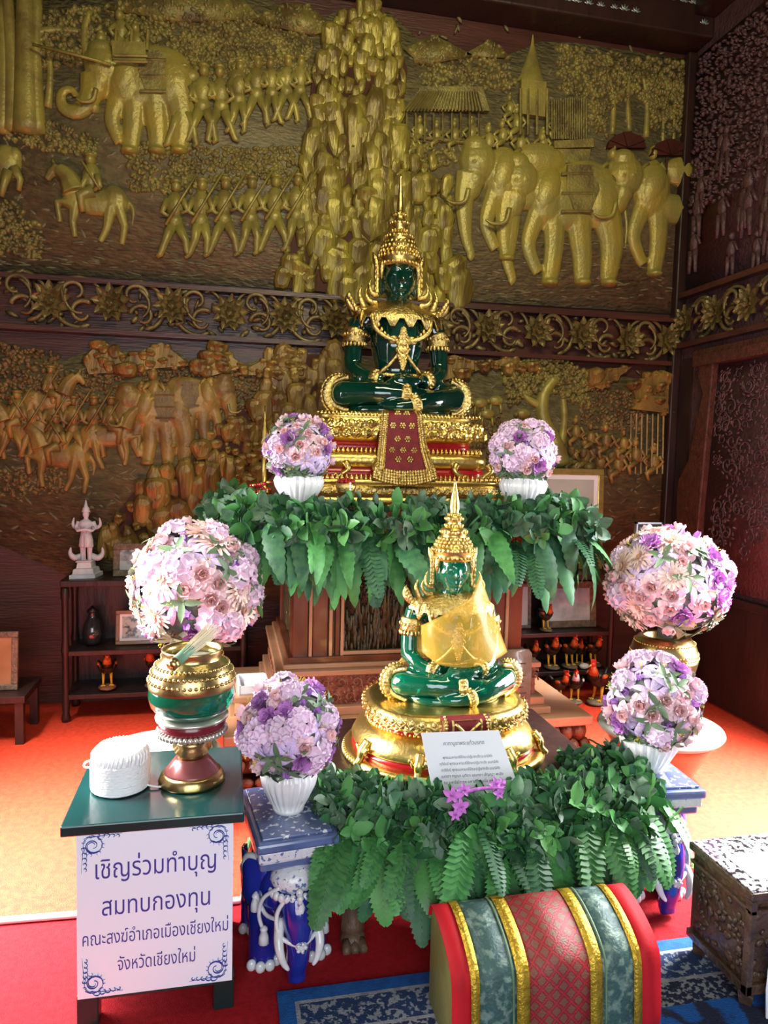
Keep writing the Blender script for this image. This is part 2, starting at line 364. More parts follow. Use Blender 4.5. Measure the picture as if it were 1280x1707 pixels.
def xf(pts, ox, oy, s, fl, cx):                    # canonical figure -> wall pixels
    return [(ox+(cx-x if fl else x-cx)*s, oy+y*s) for x, y in pts]
SQ = lambda b, q: setattr(b, 'v', [(x, YW-.01-(YW-.01-y)*q, z) for x, y, z in b.v])
def elephant(par, ox, oy, s=.5, fl=False, trunk=None, blanket=True, m='elephant', fullbody=True, cx=560, cy=0):
    mb = MB(); F = lambda *p: xf(p, ox, oy, s, fl, cx)
    def E(x, y, rx, ry, d, a=0): (p,) = F((x, y)); wel(mb, p[0], p[1], rx*s, ry*s, d, -a if fl else a)
    D = s*.17
    if fullbody:
        E(590, 650, 150, 95, D*.9); E(700, 665, 75, 105, D)
    E(520, 650, 75, 105, D*.95); E(430, 600, 72, 72, D*1.1); E(420, 545, 48, 38, D); E(415, 660, 42, 50, D*.95)
    E(404, 690, 40, 46, D*.8, 10); E(590, 715, 120, 55, D*.75); E(650, 590, 110, 60, D*.8)
    tr = trunk or [(400, 640), (384, 720), (384, 800), (392, 870), (408, 925), (398, 940)]
    t2 = MB(); wtu(t2, F(*tr), [50*s, 37*s, 28*s, 21*s, 16*s, 12*s][:len(tr)] + [11*s]*(len(tr)-6), .02, 10, sm=4); SQ(t2, .62); mb.join(t2)
    lg = MB()
    for L, r in (([(500,690),(462,800),(478,870),(496,905)], (40,28,24,22)), ([(545,700),(546,820),(532,930)], (46,36,30)),
                 ([(625,720),(640,850),(640,930)], (52,38,30)), ([(712,690),(738,810),(726,930)], (62,46,30))):
        if not fullbody and L[0][0] > 600: continue
        wtu(lg, F(*L), [x*s for x in r], .01, 10, sm=4)
    SQ(lg, .60); mb.join(lg)
    for fx in ((530, 940), (640, 940), (727, 940)):
        if fullbody or fx[0] < 600: E(fx[0], fx[1], 32, 15, D*.8)
    for x0, y0 in ((436, 612), (404, 612)): E(x0, y0, 7, 6, D*1.2)
    if fullbody: wtu(mb, F((770, 640), (788, 740), (782, 830)), [9*s, 7*s, 5*s], .0, 6, sm=3)
    o = mb.build('elephant', M_[m], par, remesh=max(.0075, s*.016), it=2, world=True)
    k = MB(); 
    def K(x, y, rx, ry, d, a=0): (p,) = F((x, y)); wel(k, p[0], p[1], rx*s, ry*s, d, -a if fl else a)
    K(518, 640, 58, 92, D*1.08, 14)
    k.build('elephant_ear', M_[m], o, world=True); 
    t = MB(); wtu(t, F((398, 690), (385, 735), (345, 742), (318, 728)), [9*s, 8*s, 6*s, 2.5*s], .03+D*.6, 6, sm=4)
    t.build('tusk', M_['figure'], o, world=True)
    if blanket:
        c = MB(); q = F((575, 560), (660, 560), (680, 640), (650, 715), (600, 715), (570, 640))
        P = [wp(x, y) for x, y in q]; 
        c.prism([(p.x, p.z) for p in P], .016, 0, Mx(((1,0,0,0),(0,0,-1,YW-D*.86),(0,1,0,0),(0,0,0,1))))
        for y in (575, 640, 700): wtu(c, F((572, y), (676, y)), 5*s, D*.9, 5)
        c.build('saddle_cloth', M_['leafcarve' if m == 'elephant' else 'leafcarve_low'], o, world=True, smooth=False)
    return o
def horse(par, ox, oy, s=.5, fl=False, m='figure', rider=True, cx=300):
    mb = MB(); F = lambda *p: xf(p, ox, oy, s, fl, cx)
    def E(b_, x, y, rx, ry, d, a=0): (p,) = F((x, y)); wel(b_, p[0], p[1], rx*s, ry*s, d, -a if fl else a)
    E(mb, 330, 685, 85, 42, .045*s*2); E(mb, 250, 665, 40, 44, .05*s*2); E(mb, 378, 680, 42, 46, .05*s*2)
    wtu(mb, F((245, 650), (222, 600), (190, 572)), [38*s, 28*s, 20*s], .015, 8, sm=3)
    wtu(mb, F((192, 566), (168, 585), (152, 608)), [18*s, 15*s, 9*s], .015, 7)
    for L in ([(240,690),(185,682),(196,750)], [(250,690),(238,750),(246,800)], [(365,700),(352,770),(330,815)], [(392,700),(412,765),(402,825)]):
        wtu(mb, F(*L), [20*s, 12*s, 9*s], .01, 7)
    wtu(mb, F((415, 670), (440, 710), (436, 760)), [8*s, 9*s, 3*s], .0, 6, sm=3)
    wtu(mb, F((176, 556), (170, 535)), [6*s, 2*s], .015, 5)
    o = mb.build('horse', M_[m], par, remesh=max(.0055, s*.011), it=2, world=True)
    if rider:
        r = MB(); E(r, 302, 605, 28, 46, .06*s*2); E(r, 298, 545, 17, 19, .055*s*2)
        wtu(r, F((308, 645), (262, 660), (272, 715)), [20*s, 15*s, 9*s], .04*s*2, 7); wtu(r, F((290, 590), (270, 630), (236, 640)), [11*s, 9*s, 7*s], .045*s*2, 6)
        wtu(r, F((318, 590), (330, 630), (305, 645)), [11*s, 9*s, 7*s], .045*s*2, 6); wtu(r, F((268, 545), (330, 640)), 4*s, .06*s*2, 5)
        E(r, 298, 532, 21, 9, .06*s*2)
        r.build('rider', M_[m], par, world=True)
    return o
def soldier(par, ox, oy, s=.5, fl=False, m='figure', gun=True, pose=0):
    mb = MB(); cx = 580; F = lambda *p: xf(p, ox, oy, s, fl, cx)
    def E(x, y, rx, ry, d): (p,) = F((x, y)); wel(mb, p[0], p[1], rx*s, ry*s, d, 0, 10, 6)
    D = .05*s*2
    E(584, 622, 17, 20, D); E(584, 606, 20, 10, D*1.1); E(580, 685, 30, 45, D); E(578, 738, 26, 26, D)
    k = 12*pose
    wtu(mb, F((568, 750), (560-k, 800), (543-k, 845), (530-k, 852)), [18*s, 13*s, 10*s, 7*s], D*.4, 6)
    wtu(mb, F((590, 750), (602+k, 800), (600+2*k, 850), (588+2*k, 856)), [18*s, 13*s, 10*s, 7*s], D*.3, 6)
    wtu(mb, F((556, 660), (536, 705), (566, 722)), [11*s, 9*s, 7*s], D*.6, 6); wtu(mb, F((604, 660), (622, 700), (598, 706)), [11*s, 9*s, 7*s], D*.6, 6)
    if gun: wtu(mb, F((548, 745), (600, 660), (655, 572)), [6*s, 4*s, 3*s], D*1.1, 5)
    return mb.build('soldier', M_[m], par, world=True)
def tree(par, trunk, r, crown, n, s, m='leafcarve'):
    mb = MB()
    for pts, q in zip(trunk, r): wtu(mb, pts, [q*(1-.45*i/(len(pts)-1)) for i in range(len(pts))], .0, 8, sm=4)
    o = mb.build('tree_trunk', M_['figure' if m == 'leafcarve' else 'figure_low'], par, world=True)
    if crown: c = MB(); foliage(c, crown, n, s, .03); c.build('tree_crown', M_[m], par, world=True)

U = thing('carved_mural', 'upper gilded wall relief of elephants, cliffs and marching soldiers above the rosette frieze', 'carving', (1.0, YW, 3.2))
b = MB(); wpoly(b, [(-18,-30),(420,-30),(470,15),(520,40),(560,20),(650,20),(700,70),(780,90),(840,95),(900,70),(960,72),(1150,100),(1133,524),(560,488),(-18,449)], .004, .012)
for i in range(420):                                # chip-carved ground strokes
    px, py = rnd.uniform(-20, 1130), rnd.uniform(395, 500)
    if py > 450+px*.071-8: continue
    wel(b, px, py, rnd.uniform(5, 14), 1.6, .012, rnd.uniform(-12, 12), 6, 4)
for i in range(500):
    px, py = rnd.uniform(-20, 1130), rnd.uniform(30, 400)
    wel(b, px, py, rnd.uniform(4, 10), rnd.uniform(1.5, 3), .01, rnd.uniform(-70, 70), 6, 4)
b.build('carved_ground', M_['ground'], U, world=True, smooth=True)
b = MB()
for poly in ([(-14,30),(160,10),(280,20),(300,80),(220,110),(60,110),(-14,120)], [(300,0),(390,-10),(430,30),(520,55),(520,125),(430,110),(300,80)],
             [(210,235),(300,245),(510,245),(512,330),(430,300),(380,320),(215,325)], [(-14,340),(20,335),(75,385),(70,430),(-14,425)],
             [(290,80),(510,110),(515,150),(300,130)], [(80,200),(165,230),(160,262),(60,250),(0,230),(0,200)]):
    x0, x1 = min(p[0] for p in poly), max(p[0] for p in poly); y0, y1 = min(p[1] for p in poly), max(p[1] for p in poly)
    foliage(b, poly, int((x1-x0)*(y1-y0)/42), 5.2, .02)
b.build('foliage', M_['leafcarve'], U, world=True)
b = MB()
for poly in ([(700,95),(830,95),(860,130),(860,150),(700,150)], [(925,75),(1148,105),(1146,190),(1100,200),(1060,160),(1000,190),(930,150)], [(960,190),(1010,160),(1010,230),(960,215)], [(670,240),(760,235),(760,275),(680,285)], [(1080,130),(1146,140),(1140,240),(1085,215)]):
    x0, x1 = min(p[0] for p in poly), max(p[0] for p in poly); y0, y1 = min(p[1] for p in poly), max(p[1] for p in poly)
    foliage(b, poly, int((x1-x0)*(y1-y0)/40), 5.5, .022)
b.build('foliage', M_['leafcarve'], U, world=True)
for poly in ([(180,20),(240,-20),(320,-30),(400,-5),(430,35),(300,40)], [(420,40),(470,10),(510,12),(560,50),(520,62)], [(672,85),(720,62),(790,98),(700,110)], [(770,95),(815,70),(850,100)]):
    b = MB(); wpoly(b, poly, .012, .03); x0, x1 = min(p[0] for p in poly), max(p[0] for p in poly); y0, y1 = min(p[1] for p in poly), max(p[1] for p in poly)
    foliage(b, poly, int((x1-x0)*(y1-y0)/80), 6, .042); b.build('hill', M_['leafcarve'], U, world=True)
# cliff
CL = [(560,40),(590,8),(625,5),(660,60),(678,120),(668,200),(672,300),(690,380),(760,440),(765,500),(700,515),(560,490),(462,480),(480,420),(505,350),(508,250),(520,130)]
b = MB(); wpoly(b, CL, .010, .022); b.build('cliff_base', M_['rockbase'], U, world=True, smooth=False)
b = MB()
rocks(b, [(562,40),(592,10),(625,8),(655,60),(672,125),(662,200),(520,215),(524,120)], 120, 15, 1.8, .82)
rocks(b, [(520,200),(664,190),(668,300),(680,370),(500,370),(512,260)], 140, 19, 2.3, .76, d=.055)
rocks(b, [(498,360),(690,370),(762,440),(765,495),(700,510),(560,484),(468,474),(482,420)], 100, 22, 2.0, .80, d=.055)
for px, py, rx, ry, a in ((588,225,20,60,0),(548,320,24,40,4),(535,410,26,30,20),(560,440,34,24,14),(500,455,26,18,24),(690,455,22,22,-20),(735,470,13,30,-12),(715,440,16,24,-20),(612,330,26,18,0),(640,270,14,40,0)):
    rock(b, px, py, rx, ry, .085, a)
b.build('cliff', M_['gilt'], U, world=True, angle=24)
b = MB(); rocks(b, [(672,255),(700,250),(745,300),(752,420),(720,430),(680,380)], 34, 17, 1.7, .85); b.build('boulders', M_['gilt'], U, world=True, angle=24)
# left half
tree(U, [[(45,225),(44,120),(42,-10)], [(62,225),(58,120),(62,-10)], [(22,222),(20,100),(10,-20)], [(4,225),(6,100),(2,0)], [(158,190),(150,120),(140,60),(150,20)], [(80,180),(84,120),(80,70)], [(44,60),(90,50),(150,55)]], [22,14,15,14,9,6,7], None, 0, 0)
elephant(U, 228, -142, .42, trunk=[(392,640),(370,730),(320,780),(265,760),(262,705),(300,690),(318,720)])
b = MB(); q = [wp(x, y) for x, y in [(190,82),(245,84),(247,118),(192,112)]]; b.prism([(p.x, p.z) for p in q], .05, 0, Mx(((1,0,0,0),(0,0,-1,YW-.05),(0,1,0,0),(0,0,0,1))))
for x in (192, 218, 245): wtu(b, [(x, 84), (x+2, 50)], 2.5, .08, 5)
for y in (92, 102): wtu(b, [(190, y), (246, y+1)], 2, .1, 5)
b.build('howdah', M_['figure'], U, world=True, smooth=False)
def sitter(par, x, y, s, m='figure', arms=True):
    b = MB(); wel(b, x, y, 13*s, 19*s, .045*s, 0, 10, 6); wel(b, x-3*s, y-27*s, 8.5*s, 10*s, .045*s, 0, 10, 6); wel(b, x-2*s, y-36*s, 6*s, 5*s, .045*s, 0, 8, 5)
    wtu(b, [(x-10*s, y-12*s), (x-22*s, y-2*s), (x-12*s, y+10*s)], [5*s, 4*s, 3.5*s], .03*s, 6)
    wtu(b, [(x+10*s, y-12*s), (x+19*s, y), (x+8*s, y+12*s)], [5*s, 4*s, 3.5*s], .03*s, 6); wtu(b, [(x, y+14*s), (x-16*s, y+24*s), (x-12*s, y+38*s)], [8*s, 6*s, 4*s], .03*s, 6)
    return b.build('seated_figure', M_[m], par, world=True)
sitter(U, 171, 92, .95); sitter(U, 202, 52, .9); sitter(U, 228, 70, .8)
b = MB(); wtu(b, [(54, 74), (120, 90), (185, 108)], [2, 2.6, 2.6], .09, 6); b.build('spear', M_['figure'], U, world=True)
for x, y, s, f_ in ((305,-200,.52,0),(338,-190,.5,0),(368,-182,.49,1),(398,-172,.46,0),(428,-166,.44,0),(452,-160,.43,1),(478,-156,.42,0),(500,-150,.41,0)):
    soldier(U, x, y, s, bool(f_), gun=False, pose=rnd.choice((0,1)))
b = MB()
for x, y in ((318,128),(352,150),(395,130),(440,130),(470,135)): wel(b, x, y, 15, 12, .04, 0, 10, 6)
b.build('bundles', M_['figure'], U, world=True)
horse(U, 152, -4, .5); 
b = MB(); wel(b, 10, 272, 22, 26, .05); wtu(b, [(14,285),(6,310),(2,328)], [9,5,4], .02, 7); wtu(b, [(22,280),(34,300),(31,318)], [9,5,4], .02, 7); wel(b, 25, 262, 10, 14, .04); b.build('horse', M_['figure'], U, world=True)
for i, x in enumerate((292, 335, 374, 418, 458, 494)): soldier(U, x, 2-i*2, .5, pose=(1, 0, 1, 0, 1, 0)[i])
# right half
b = MB(); q = [(672,186),(700,150),(800,150),(812,190)]; wpoly(b, q, .012, .045)
for i in range(9): x = 678+i*15; wtu(b, [(x, 188), (x, 238-i*.6)], 2, .03, 5)
for i in range(24): x = 672+i*5.8; wtu(b, [(x, 186), (702+i*4.1, 152)], 1.6, .058, 5)
wel(b, 745, 236, 70, 4, .03); b.build('pavilion', M_['leafcarve'], U, world=True, smooth=False)
b = MB(); P = wp(885, 140)
b.lathe([(26*KPX, 0), (24*KPX, 6*KPX), (20*KPX, 12*KPX), (17*KPX, 22*KPX), (12*KPX, 36*KPX), (7*KPX, 50*KPX), (3*KPX, 62*KPX), (1*KPX, 78*KPX)], 14, M=T(*P) @ S(1, .5, 1))
b.box(P.x-22*KPX, P.x+22*KPX, YW-.06, YW-.01, P.z-55*KPX, P.z); b.build('chedi', M_['figure'], U, world=True, angle=40)
b = MB()
for x in (868, 880, 895, 912): wtu(b, [(x, 148), (x, 225)], 2.4, .05, 5)
for i in range(16): x = 920+i*3.8; wtu(b, [(x, 165+rnd.uniform(-5,5)), (x, 232)], 1.6, .03, 5)
wpoly(b, [(918,240),(982,236),(984,250),(918,252)], .012, .05); wpoly(b, [(925,252),(980,252),(976,275),(930,275)], .012, .035)
b.build('palace', M_['leafcarve'], U, world=True, smooth=False)
tree(U, [[(1020,225),(1022,170),(1015,130)], [(1048,220),(1046,165),(1050,120)], [(1076,230),(1078,170),(1070,120)], [(1104,240),(1106,180)], [(1122,240),(1124,180)], [(1138,250),(1140,190)]], [6,6,6,4,4,4], None, 0, 0)
for x, y, s in ((700,218,.8),(728,226,.8),(758,226,.9),(786,222,.9),(815,236,1),(838,226,.9),(862,205,1),(868,240,1),(905,240,.9),(850,180,.8),(690,240,.7),(925,210,.7),(945,215,.7),(963,208,.7)): sitter(U, x, y, s*.75)
elephant(U, 930, 2, .5); elephant(U, 857, -10, .47, fullbody=False, blanket=False); elephant(U, 1104, 6, .48, fullbody=False, blanket=False, trunk=[(392,640),(372,720),(372,800),(385,880),(405,925)])
sitter(U, 1022, 285, 1); sitter(U, 1090, 285, 1); sitter(U, 905, 255, .9)
b = MB()
for x, y in ((1040, 250), (1112, 262)):
    for k in range(7):
        a0 = pi*k/7; a1 = pi*(k+1)/7
        wpoly(b, [(x, y), (x+32*cos(a0), y-26*sin(a0)), (x+32*cos(a1), y-26*sin(a1))], .02, .03+.01*(k % 2))
    wtu(b, [(x, y), (x-4, y+50)], 2, .04, 5)
b.build('parasol', M_['rockbase'], U, world=True, smooth=False)

L_ = thing('carved_mural', 'lower gilded wall relief of rocky slope, hills and broad tree below the rosette frieze', 'carving', (1.0, YW, 1.5))
b = MB(); wpoly(b, [(-18,575),(110,600),(170,575),(220,590),(270,572),(320,602),(360,580),(405,605),(500,590),(560,590),(720,620),(760,600),(860,600),(1118,640),(1118,905),(900,1000),(200,1000),(-18,900)], .004, .012)
for i in range(900):
    px, py = rnd.uniform(-20, 1110), rnd.uniform(615, 900); wel(b, px, py, rnd.uniform(4, 11), rnd.uniform(1.3, 2.6), .011, rnd.uniform(-50, 50), 6, 4)
b.build('carved_ground', M_['ground'], L_, world=True)
for poly in ([(140,600),(170,568),(215,596),(270,572),(318,610),(150,625)], [(315,612),(362,580),(410,612),(350,628)], [(395,625),(440,600),(500,585),(500,630)], [(715,605),(755,592),(815,612),(720,640)], [(790,612),(850,595),(900,620)], [(972,640),(1010,615),(1050,612),(1000,650)], [(1050,645),(1090,618),(1118,640),(1118,690),(1060,680)]):
    b = MB(); wpoly(b, poly, .012, .03); xs = [p[0] for p in poly]; ys = [p[1] for p in poly]
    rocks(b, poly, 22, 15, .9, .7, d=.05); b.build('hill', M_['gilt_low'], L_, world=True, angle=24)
b = MB()
for poly in ([(-14,570),(100,590),(110,660),(60,720),(-14,720)], [(110,620),(210,620),(210,670),(110,680)], [(230,610),(430,620),(430,680),(330,700),(230,680)], [(-14,780),(110,780),(110,830),(-14,830)]):
    xs = [p[0] for p in poly]; ys = [p[1] for p in poly]; foliage(b, poly, int((max(xs)-min(xs))*(max(ys)-min(ys))/42), 5, .02)
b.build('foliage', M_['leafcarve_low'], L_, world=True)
SL = [(505,592),(560,590),(562,690),(445,800),(420,905),(200,930),(170,890),(235,805),(330,760),(372,700),(430,660),(445,600)]
b = MB(); wpoly(b, SL, .010, .02); b.build('cliff_base', M_['rockbase'], L_, world=True, smooth=False)
b = MB(); rocks(b, [(445,600),(560,590),(562,690),(440,730),(420,690)], 80, 17, 2.0, .78); rocks(b, [(372,700),(440,690),(445,800),(345,800),(320,765)], 60, 16, 1.2, .8); rocks(b, [(235,805),(340,765),(440,790),(420,900),(200,925),(165,890)], 90, 20, 1.7, .8, d=.055)
for px, py, rx, ry, a in ((260,820,26,30,0),(240,850,18,26,8),(310,800,18,40,0),(350,805,16,42,4),(385,800,14,40,0),(300,860,22,36,-8),(335,880,26,22,0)): rock(b, px, py, rx, ry, .085, a)
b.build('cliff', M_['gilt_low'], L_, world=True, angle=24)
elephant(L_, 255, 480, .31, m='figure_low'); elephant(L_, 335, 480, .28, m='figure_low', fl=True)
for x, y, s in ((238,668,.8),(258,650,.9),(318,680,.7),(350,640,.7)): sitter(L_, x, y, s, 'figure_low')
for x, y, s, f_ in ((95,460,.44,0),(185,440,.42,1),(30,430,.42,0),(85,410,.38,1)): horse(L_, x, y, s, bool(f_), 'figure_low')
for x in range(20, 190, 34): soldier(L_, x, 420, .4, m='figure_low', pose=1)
tree(L_, [[(935,775),(925,740),(905,700),(905,660),(925,630)], [(905,680),(880,665),(868,650)], [(935,740),(940,700),(938,660)]], [17,8,9], [(835,620),(870,600),(940,600),(985,625),(980,680),(900,650),(850,680)], 520, 5.5)
for x, y in ((800,672),(826,668),(872,690),(812,690)):
    b = MB(); wel(b, x, y, 14, 9, .03); wel(b, x-13, y+1, 5, 5, .03); wtu(b, [(x-8, y+6), (x-9, y+20)], 2.5, .01, 5); wtu(b, [(x+8, y+6), (x+9, y+20)], 2.5, .01, 5)
    b.build('cow', M_['figure'], L_, world=True)
for x, y, s in ((960,720,.7),(985,730,.7),(1010,735,.8),(975,760,.8),(1000,770,.8),(1030,775,.8),(960,780,.8),(1060,760,.8),(1090,770,.8),(1040,740,.7)): sitter(L_, x, y, s, 'figure_low')
b = MB(); wpoly(b, [(1048,682),(1070,660),(1105,662),(1112,690)], .012, .04); 
for x in range(1052, 1112, 9): wtu(b, [(x, 690), (x-2, 790)], 2, .02, 5)
b.build('hut', M_['figure_low'], L_, world=True, smooth=False)
b = MB(); rocks(b, [(950,750),(1040,760),(1020,800),(945,790)], 16, 14, 1.2); foliage(b, [(720,650),(830,690),(850,760),(760,770),(720,720)], 300, 5, .02); foliage(b, [(960,640),(1080,660),(1070,720),(970,715)], 260, 5, .02)
b.build('foliage', M_['leafcarve_low'], L_, world=True)

# right wall, upper: reddish carving of trees and crowds
R_ = thing('carved_mural', 'dark reddish carved relief on the right wall, above the frieze', 'carving', (XR, 3.8, 3.2))
b = MB(); b.box(XR-.016, XR-.003, 3.0, YW-.09, 2.62, 4.15)
for i in range(1900):
    y, z = rnd.uniform(3.0, YW-.1), rnd.uniform(3.15, 4.12); s = rnd.uniform(.009, .018); b.ell((XR-.02, y, z), (.02, s*.6, s*1.2), 6, 4, rot=RX(rnd.uniform(0, 6.3)))
b.build('foliage', M_['rightwood'], R_, world=True)
for i in range(26):
    b = MB(); y = rnd.uniform(3.05, YW-.14); z = 2.75+rnd.uniform(0, .75); s = rnd.uniform(.8, 1.2)
    b.ell((XR-.02, y, z), (.028, .035*s, .06*s), 10, 6); b.ell((XR-.02, y, z+.085*s), (.024, .02*s, .025*s), 8, 6)
    b.tube([(XR-.025, y-.02*s, z-.04*s), (XR-.025, y-.03*s, z-.17*s)], [.018*s, .01*s], 6); b.tube([(XR-.025, y+.02*s, z-.04*s), (XR-.025, y+.03*s, z-.17*s)], [.018*s, .01*s], 6)
    b.tube([(XR-.03, y-.035*s, z+.04*s), (XR-.03, y-.07*s, z-.02*s)], [.011*s, .007*s], 6); b.build('figure', M_['rightwood'], R_, world=True)

# ---------------------------------------------------------------- flower frieze
F_ = thing('flower_frieze', 'carved frieze of rosettes and scrolls across the back wall between two reliefs', 'carving', (1.0, YW, 2.5))
def rail(mb, y0, sl, h, d):
    a, q = wp(-18, y0-18*sl), wp(1136, y0+1136*sl); k = KPX*h
    mb.rings([[(p.x, YW-.003, p.z-k), (p.x, YW-d, p.z-k*.7), (p.x, YW-d, p.z+k*.7), (p.x, YW-.003, p.z+k)] for p in (a, q)])
b = MB(); rail(b, 460, .068, 5, .06); rail(b, 545, .056, 5, .06); b.build('moulding', M_['maroon'], F_, world=True, smooth=False)
def rosette(mb, M, r):
    for ring, (n, q, tl, w_) in enumerate(((9, 1.05, .18, .32), (8, .74, .5, .28), (6, .45, .95, .22))):
        for k in range(n):
            a = 2*pi*(k+.5*ring)/n
            Mk = M @ RZ(a) @ T(r*.12, 0, .004+.008*ring) @ RY(-tl)
            mb.grid(lambda u, v, q=q, w_=w_: (u*r*q, (v-.5)*2*w_*r*sin(pi*min(1, .25+u*.72))**.8, .2*r*(abs(v-.5)*2)**2*u), 4, 4, M=Mk)
    mb.ell((0, 0, .012), (r*.16, r*.16, .012), 8, 5, M=M)
def scroll(mb, M, R, fl=1):
    def arc(cx, cy, r0, r1, a0, a1, w0, w1, z=.012, n=16):
        mb.tube([(fl*(cx+(r0+(r1-r0)*i/n)*cos(a0+(a1-a0)*i/n)), cy+(r0+(r1-r0)*i/n)*sin(a0+(a1-a0)*i/n), z) for i in range(n+1)], [w0+(w1-w0)*i/n for i in range(n+1)], 6, M=M)
    arc(0, 0, R, R*.98, -.3, 4.7, R*.07, R*.10, .014, 28); arc(0, R*.42, R*.5, R*.22, 3.6, -1.6, R*.11, R*.06, .03); arc(0, -R*.42, R*.5, R*.22, .5, 5.6, R*.11, R*.06, .024)
    arc(R*.2, 0, R*.75, R*.5, 2.2, 4.3, R*.08, R*.05, .036)
    for a in (.8, 1.9, 3.4, 4.6):
        mb.ell((fl*R*.95*cos(a), R*.95*sin(a), .02), (R*.24, R*.1, .012), 8, 5, M=M, rot=None)
RO = [(86,501),(186,505),(288,510),(384,522),(477,527),(560,535),(645,540),(727,542),(812,545),(895,552),(970,557),(1047,567),(1112,567)]
SC = [(35,495),(132,505),(232,512),(332,520),(430,525),(520,532),(602,538),(685,545),(765,547),(845,550),(920,557),(1003,562),(1074,568)]
for i, (px, py) in enumerate(SC):
    p = wp(px, py, .01); b = MB(); scroll(b, T(*p) @ UPRIGHT @ RZ(rad(20)), 37*KPX*(1+.0*i), 1 if i % 2 else -1); b.build('scroll', M_['frieze'], F_, world=True)
for px, py in RO:
    p = wp(px, py, .03); b = MB(); rosette(b, T(*p) @ UPRIGHT @ RZ(rnd.uniform(0, 1)), 25*KPX); b.build('rosette', M_['frosette'], F_, world=True)
b = MB()
for i in range(150):
    px = rnd.uniform(-20, 1115); py = 503+px*.061+rnd.uniform(-34, 34); wel(b, px, py, rnd.uniform(6, 12), rnd.uniform(2.5, 5), .018, rnd.uniform(0, 180), 6, 4)
b.build('leaf_sprigs', M_['frieze'], F_, world=True)
F2 = thing('flower_frieze', 'dark carved frieze of rosettes on the right wall over the shuttered window', 'carving', (XR, 3.8, 2.42))
b = MB(); 
for z in (2.60, 2.27): b.box(XR-.06, XR-.003, 3.0, YW-.08, z, z+.035)
b.build('moulding', M_['maroon'], F2, world=True, smooth=False)
RW = Mx(((0,0,-1,0),(-1,0,0,0),(0,1,0,0),(0,0,0,1)))
for k in range(5):
    b = MB(); rosette(b, T(XR-.03, 4.33-k*.30, 2.44) @ RW, .095); b.build('rosette', M_['frosette'], F2, world=True)
    b = MB(); scroll(b, T(XR-.012, 4.18-k*.30, 2.44) @ RW, .13, 1 if k % 2 else -1); b.build('scroll', M_['frieze'], F2, world=True)
# ---------------------------------------------------------------- flowers
M_['rose'] = mat('pale_pink_petals', (.84,.60,.64), .6, rnd_v=.08, sss=.1); M_['rosein'] = mat('coral_pink_petals', (.88,.54,.52), .6)
M_['peony'] = mat('violet_petals', (.52,.22,.56), .6, rnd_v=.15, sss=.1); M_['lily'] = mat('lilac_petals', (.60,.42,.74), .55, col2=(.74,.62,.84), sc2=12, rnd_v=.1, sss=.1)
M_['daisy'] = mat('cream_peach_petals', (.84,.64,.58), .6, rnd_v=.08, sss=.1); M_['daisyin'] = mat('flower_centre', (.55,.28,.16), .7)
M_['hyd'] = mat('pinkish_lilac_petals', (.78,.56,.74), .6, col2=(.82,.66,.78), sc2=10, rnd_v=.1, sss=.1); M_['bud'] = mat('purple_buds', (.45,.2,.62), .5)
M_['yel'] = mat('yellow_sprig', (.7,.6,.05), .6)
M_['leafg'] = mat('sage_leaf', (.10,.17,.09), .5, col2=(.16,.24,.13), sc2=20)
def petal(mb, M, L, w, cup, curl, m=0, nu=4, nv=3, ruf=0, tip=.5):
    def fn(u, v):
        q = (v-.5)*2; ww = w*(sin(pi*min(1, (.12+u*.88)**.8*(1-tip*.35)+.0)))**.75 if tip < 1 else w*sin(pi*(.08+.92*u))**.8*(1-.25*u)
        return (u*L*cos(curl*u), q*ww*.5, cup*q*q*w*.5 + L*u*sin(curl*u) + ruf*L*sin(9*q+7*u)*u)
    mb.grid(fn, nu, nv, m, M)
def fl_rose():
    b = MB()
    for n, t, L, z, m in ((4, 1.35, .55, .34, 1), (5, 1.1, .66, .24, 1), (6, .75, .82, .12, 0), (7, .3, .95, .03, 0)):
        for k in range(n): petal(b, RZ(2*pi*k/n+t*3) @ T(.06, 0, z*.3) @ RY(-t), L, .85*L+.1, .55, -.5 if t < .5 else .25, m)
    return b.mesh('rose', [M_['rose'], M_['rosein']])
def fl_peony():
    b = MB()
    for n, t, L in ((6, 1.3, .6), (9, 1.0, .75), (10, .65, .9), (11, .25, 1)):
        for k in range(n): petal(b, RZ(2*pi*k/n+t*5+rnd.uniform(-.2,.2)) @ RY(-t), L*rnd.uniform(.85,1.05), .55, .4, .1, 0, 4, 4, .06)
    return b.mesh('peony', M_['peony'])
def fl_lily():
    b = MB()
    for k in range(6): petal(b, RZ(pi*k/3) @ T(.03, 0, .02*(k % 2)) @ RY(-.55), 1.15, .46, -.3, -.75, 0, 6, 4, .0, 1.2)
    for k in range(4): b.tube([(0, 0, 0), (.14*cos(k), .14*sin(k), .4), (.2*cos(k), .2*sin(k), .45)], [.014, .012, .02], 5, 1)
    return b.mesh('lily', [M_['lily'], M_['yel']])
def fl_daisy():
    b = MB()
    for n, t, L in ((20, .25, 1.1), (16, .6, .85), (12, 1.0, .5)):
        for k in range(n): petal(b, RZ(2*pi*(k+.5*t)/n+rnd.uniform(-.06,.06)) @ RY(-t), L*rnd.uniform(.9,1.05), .2, .4, -.2, 0, 3, 2)
    b.ell((0, 0, .1), (.2, .2, .14), 10, 6, 1)
    return b.mesh('daisy', [M_['daisy'], M_['daisyin']])
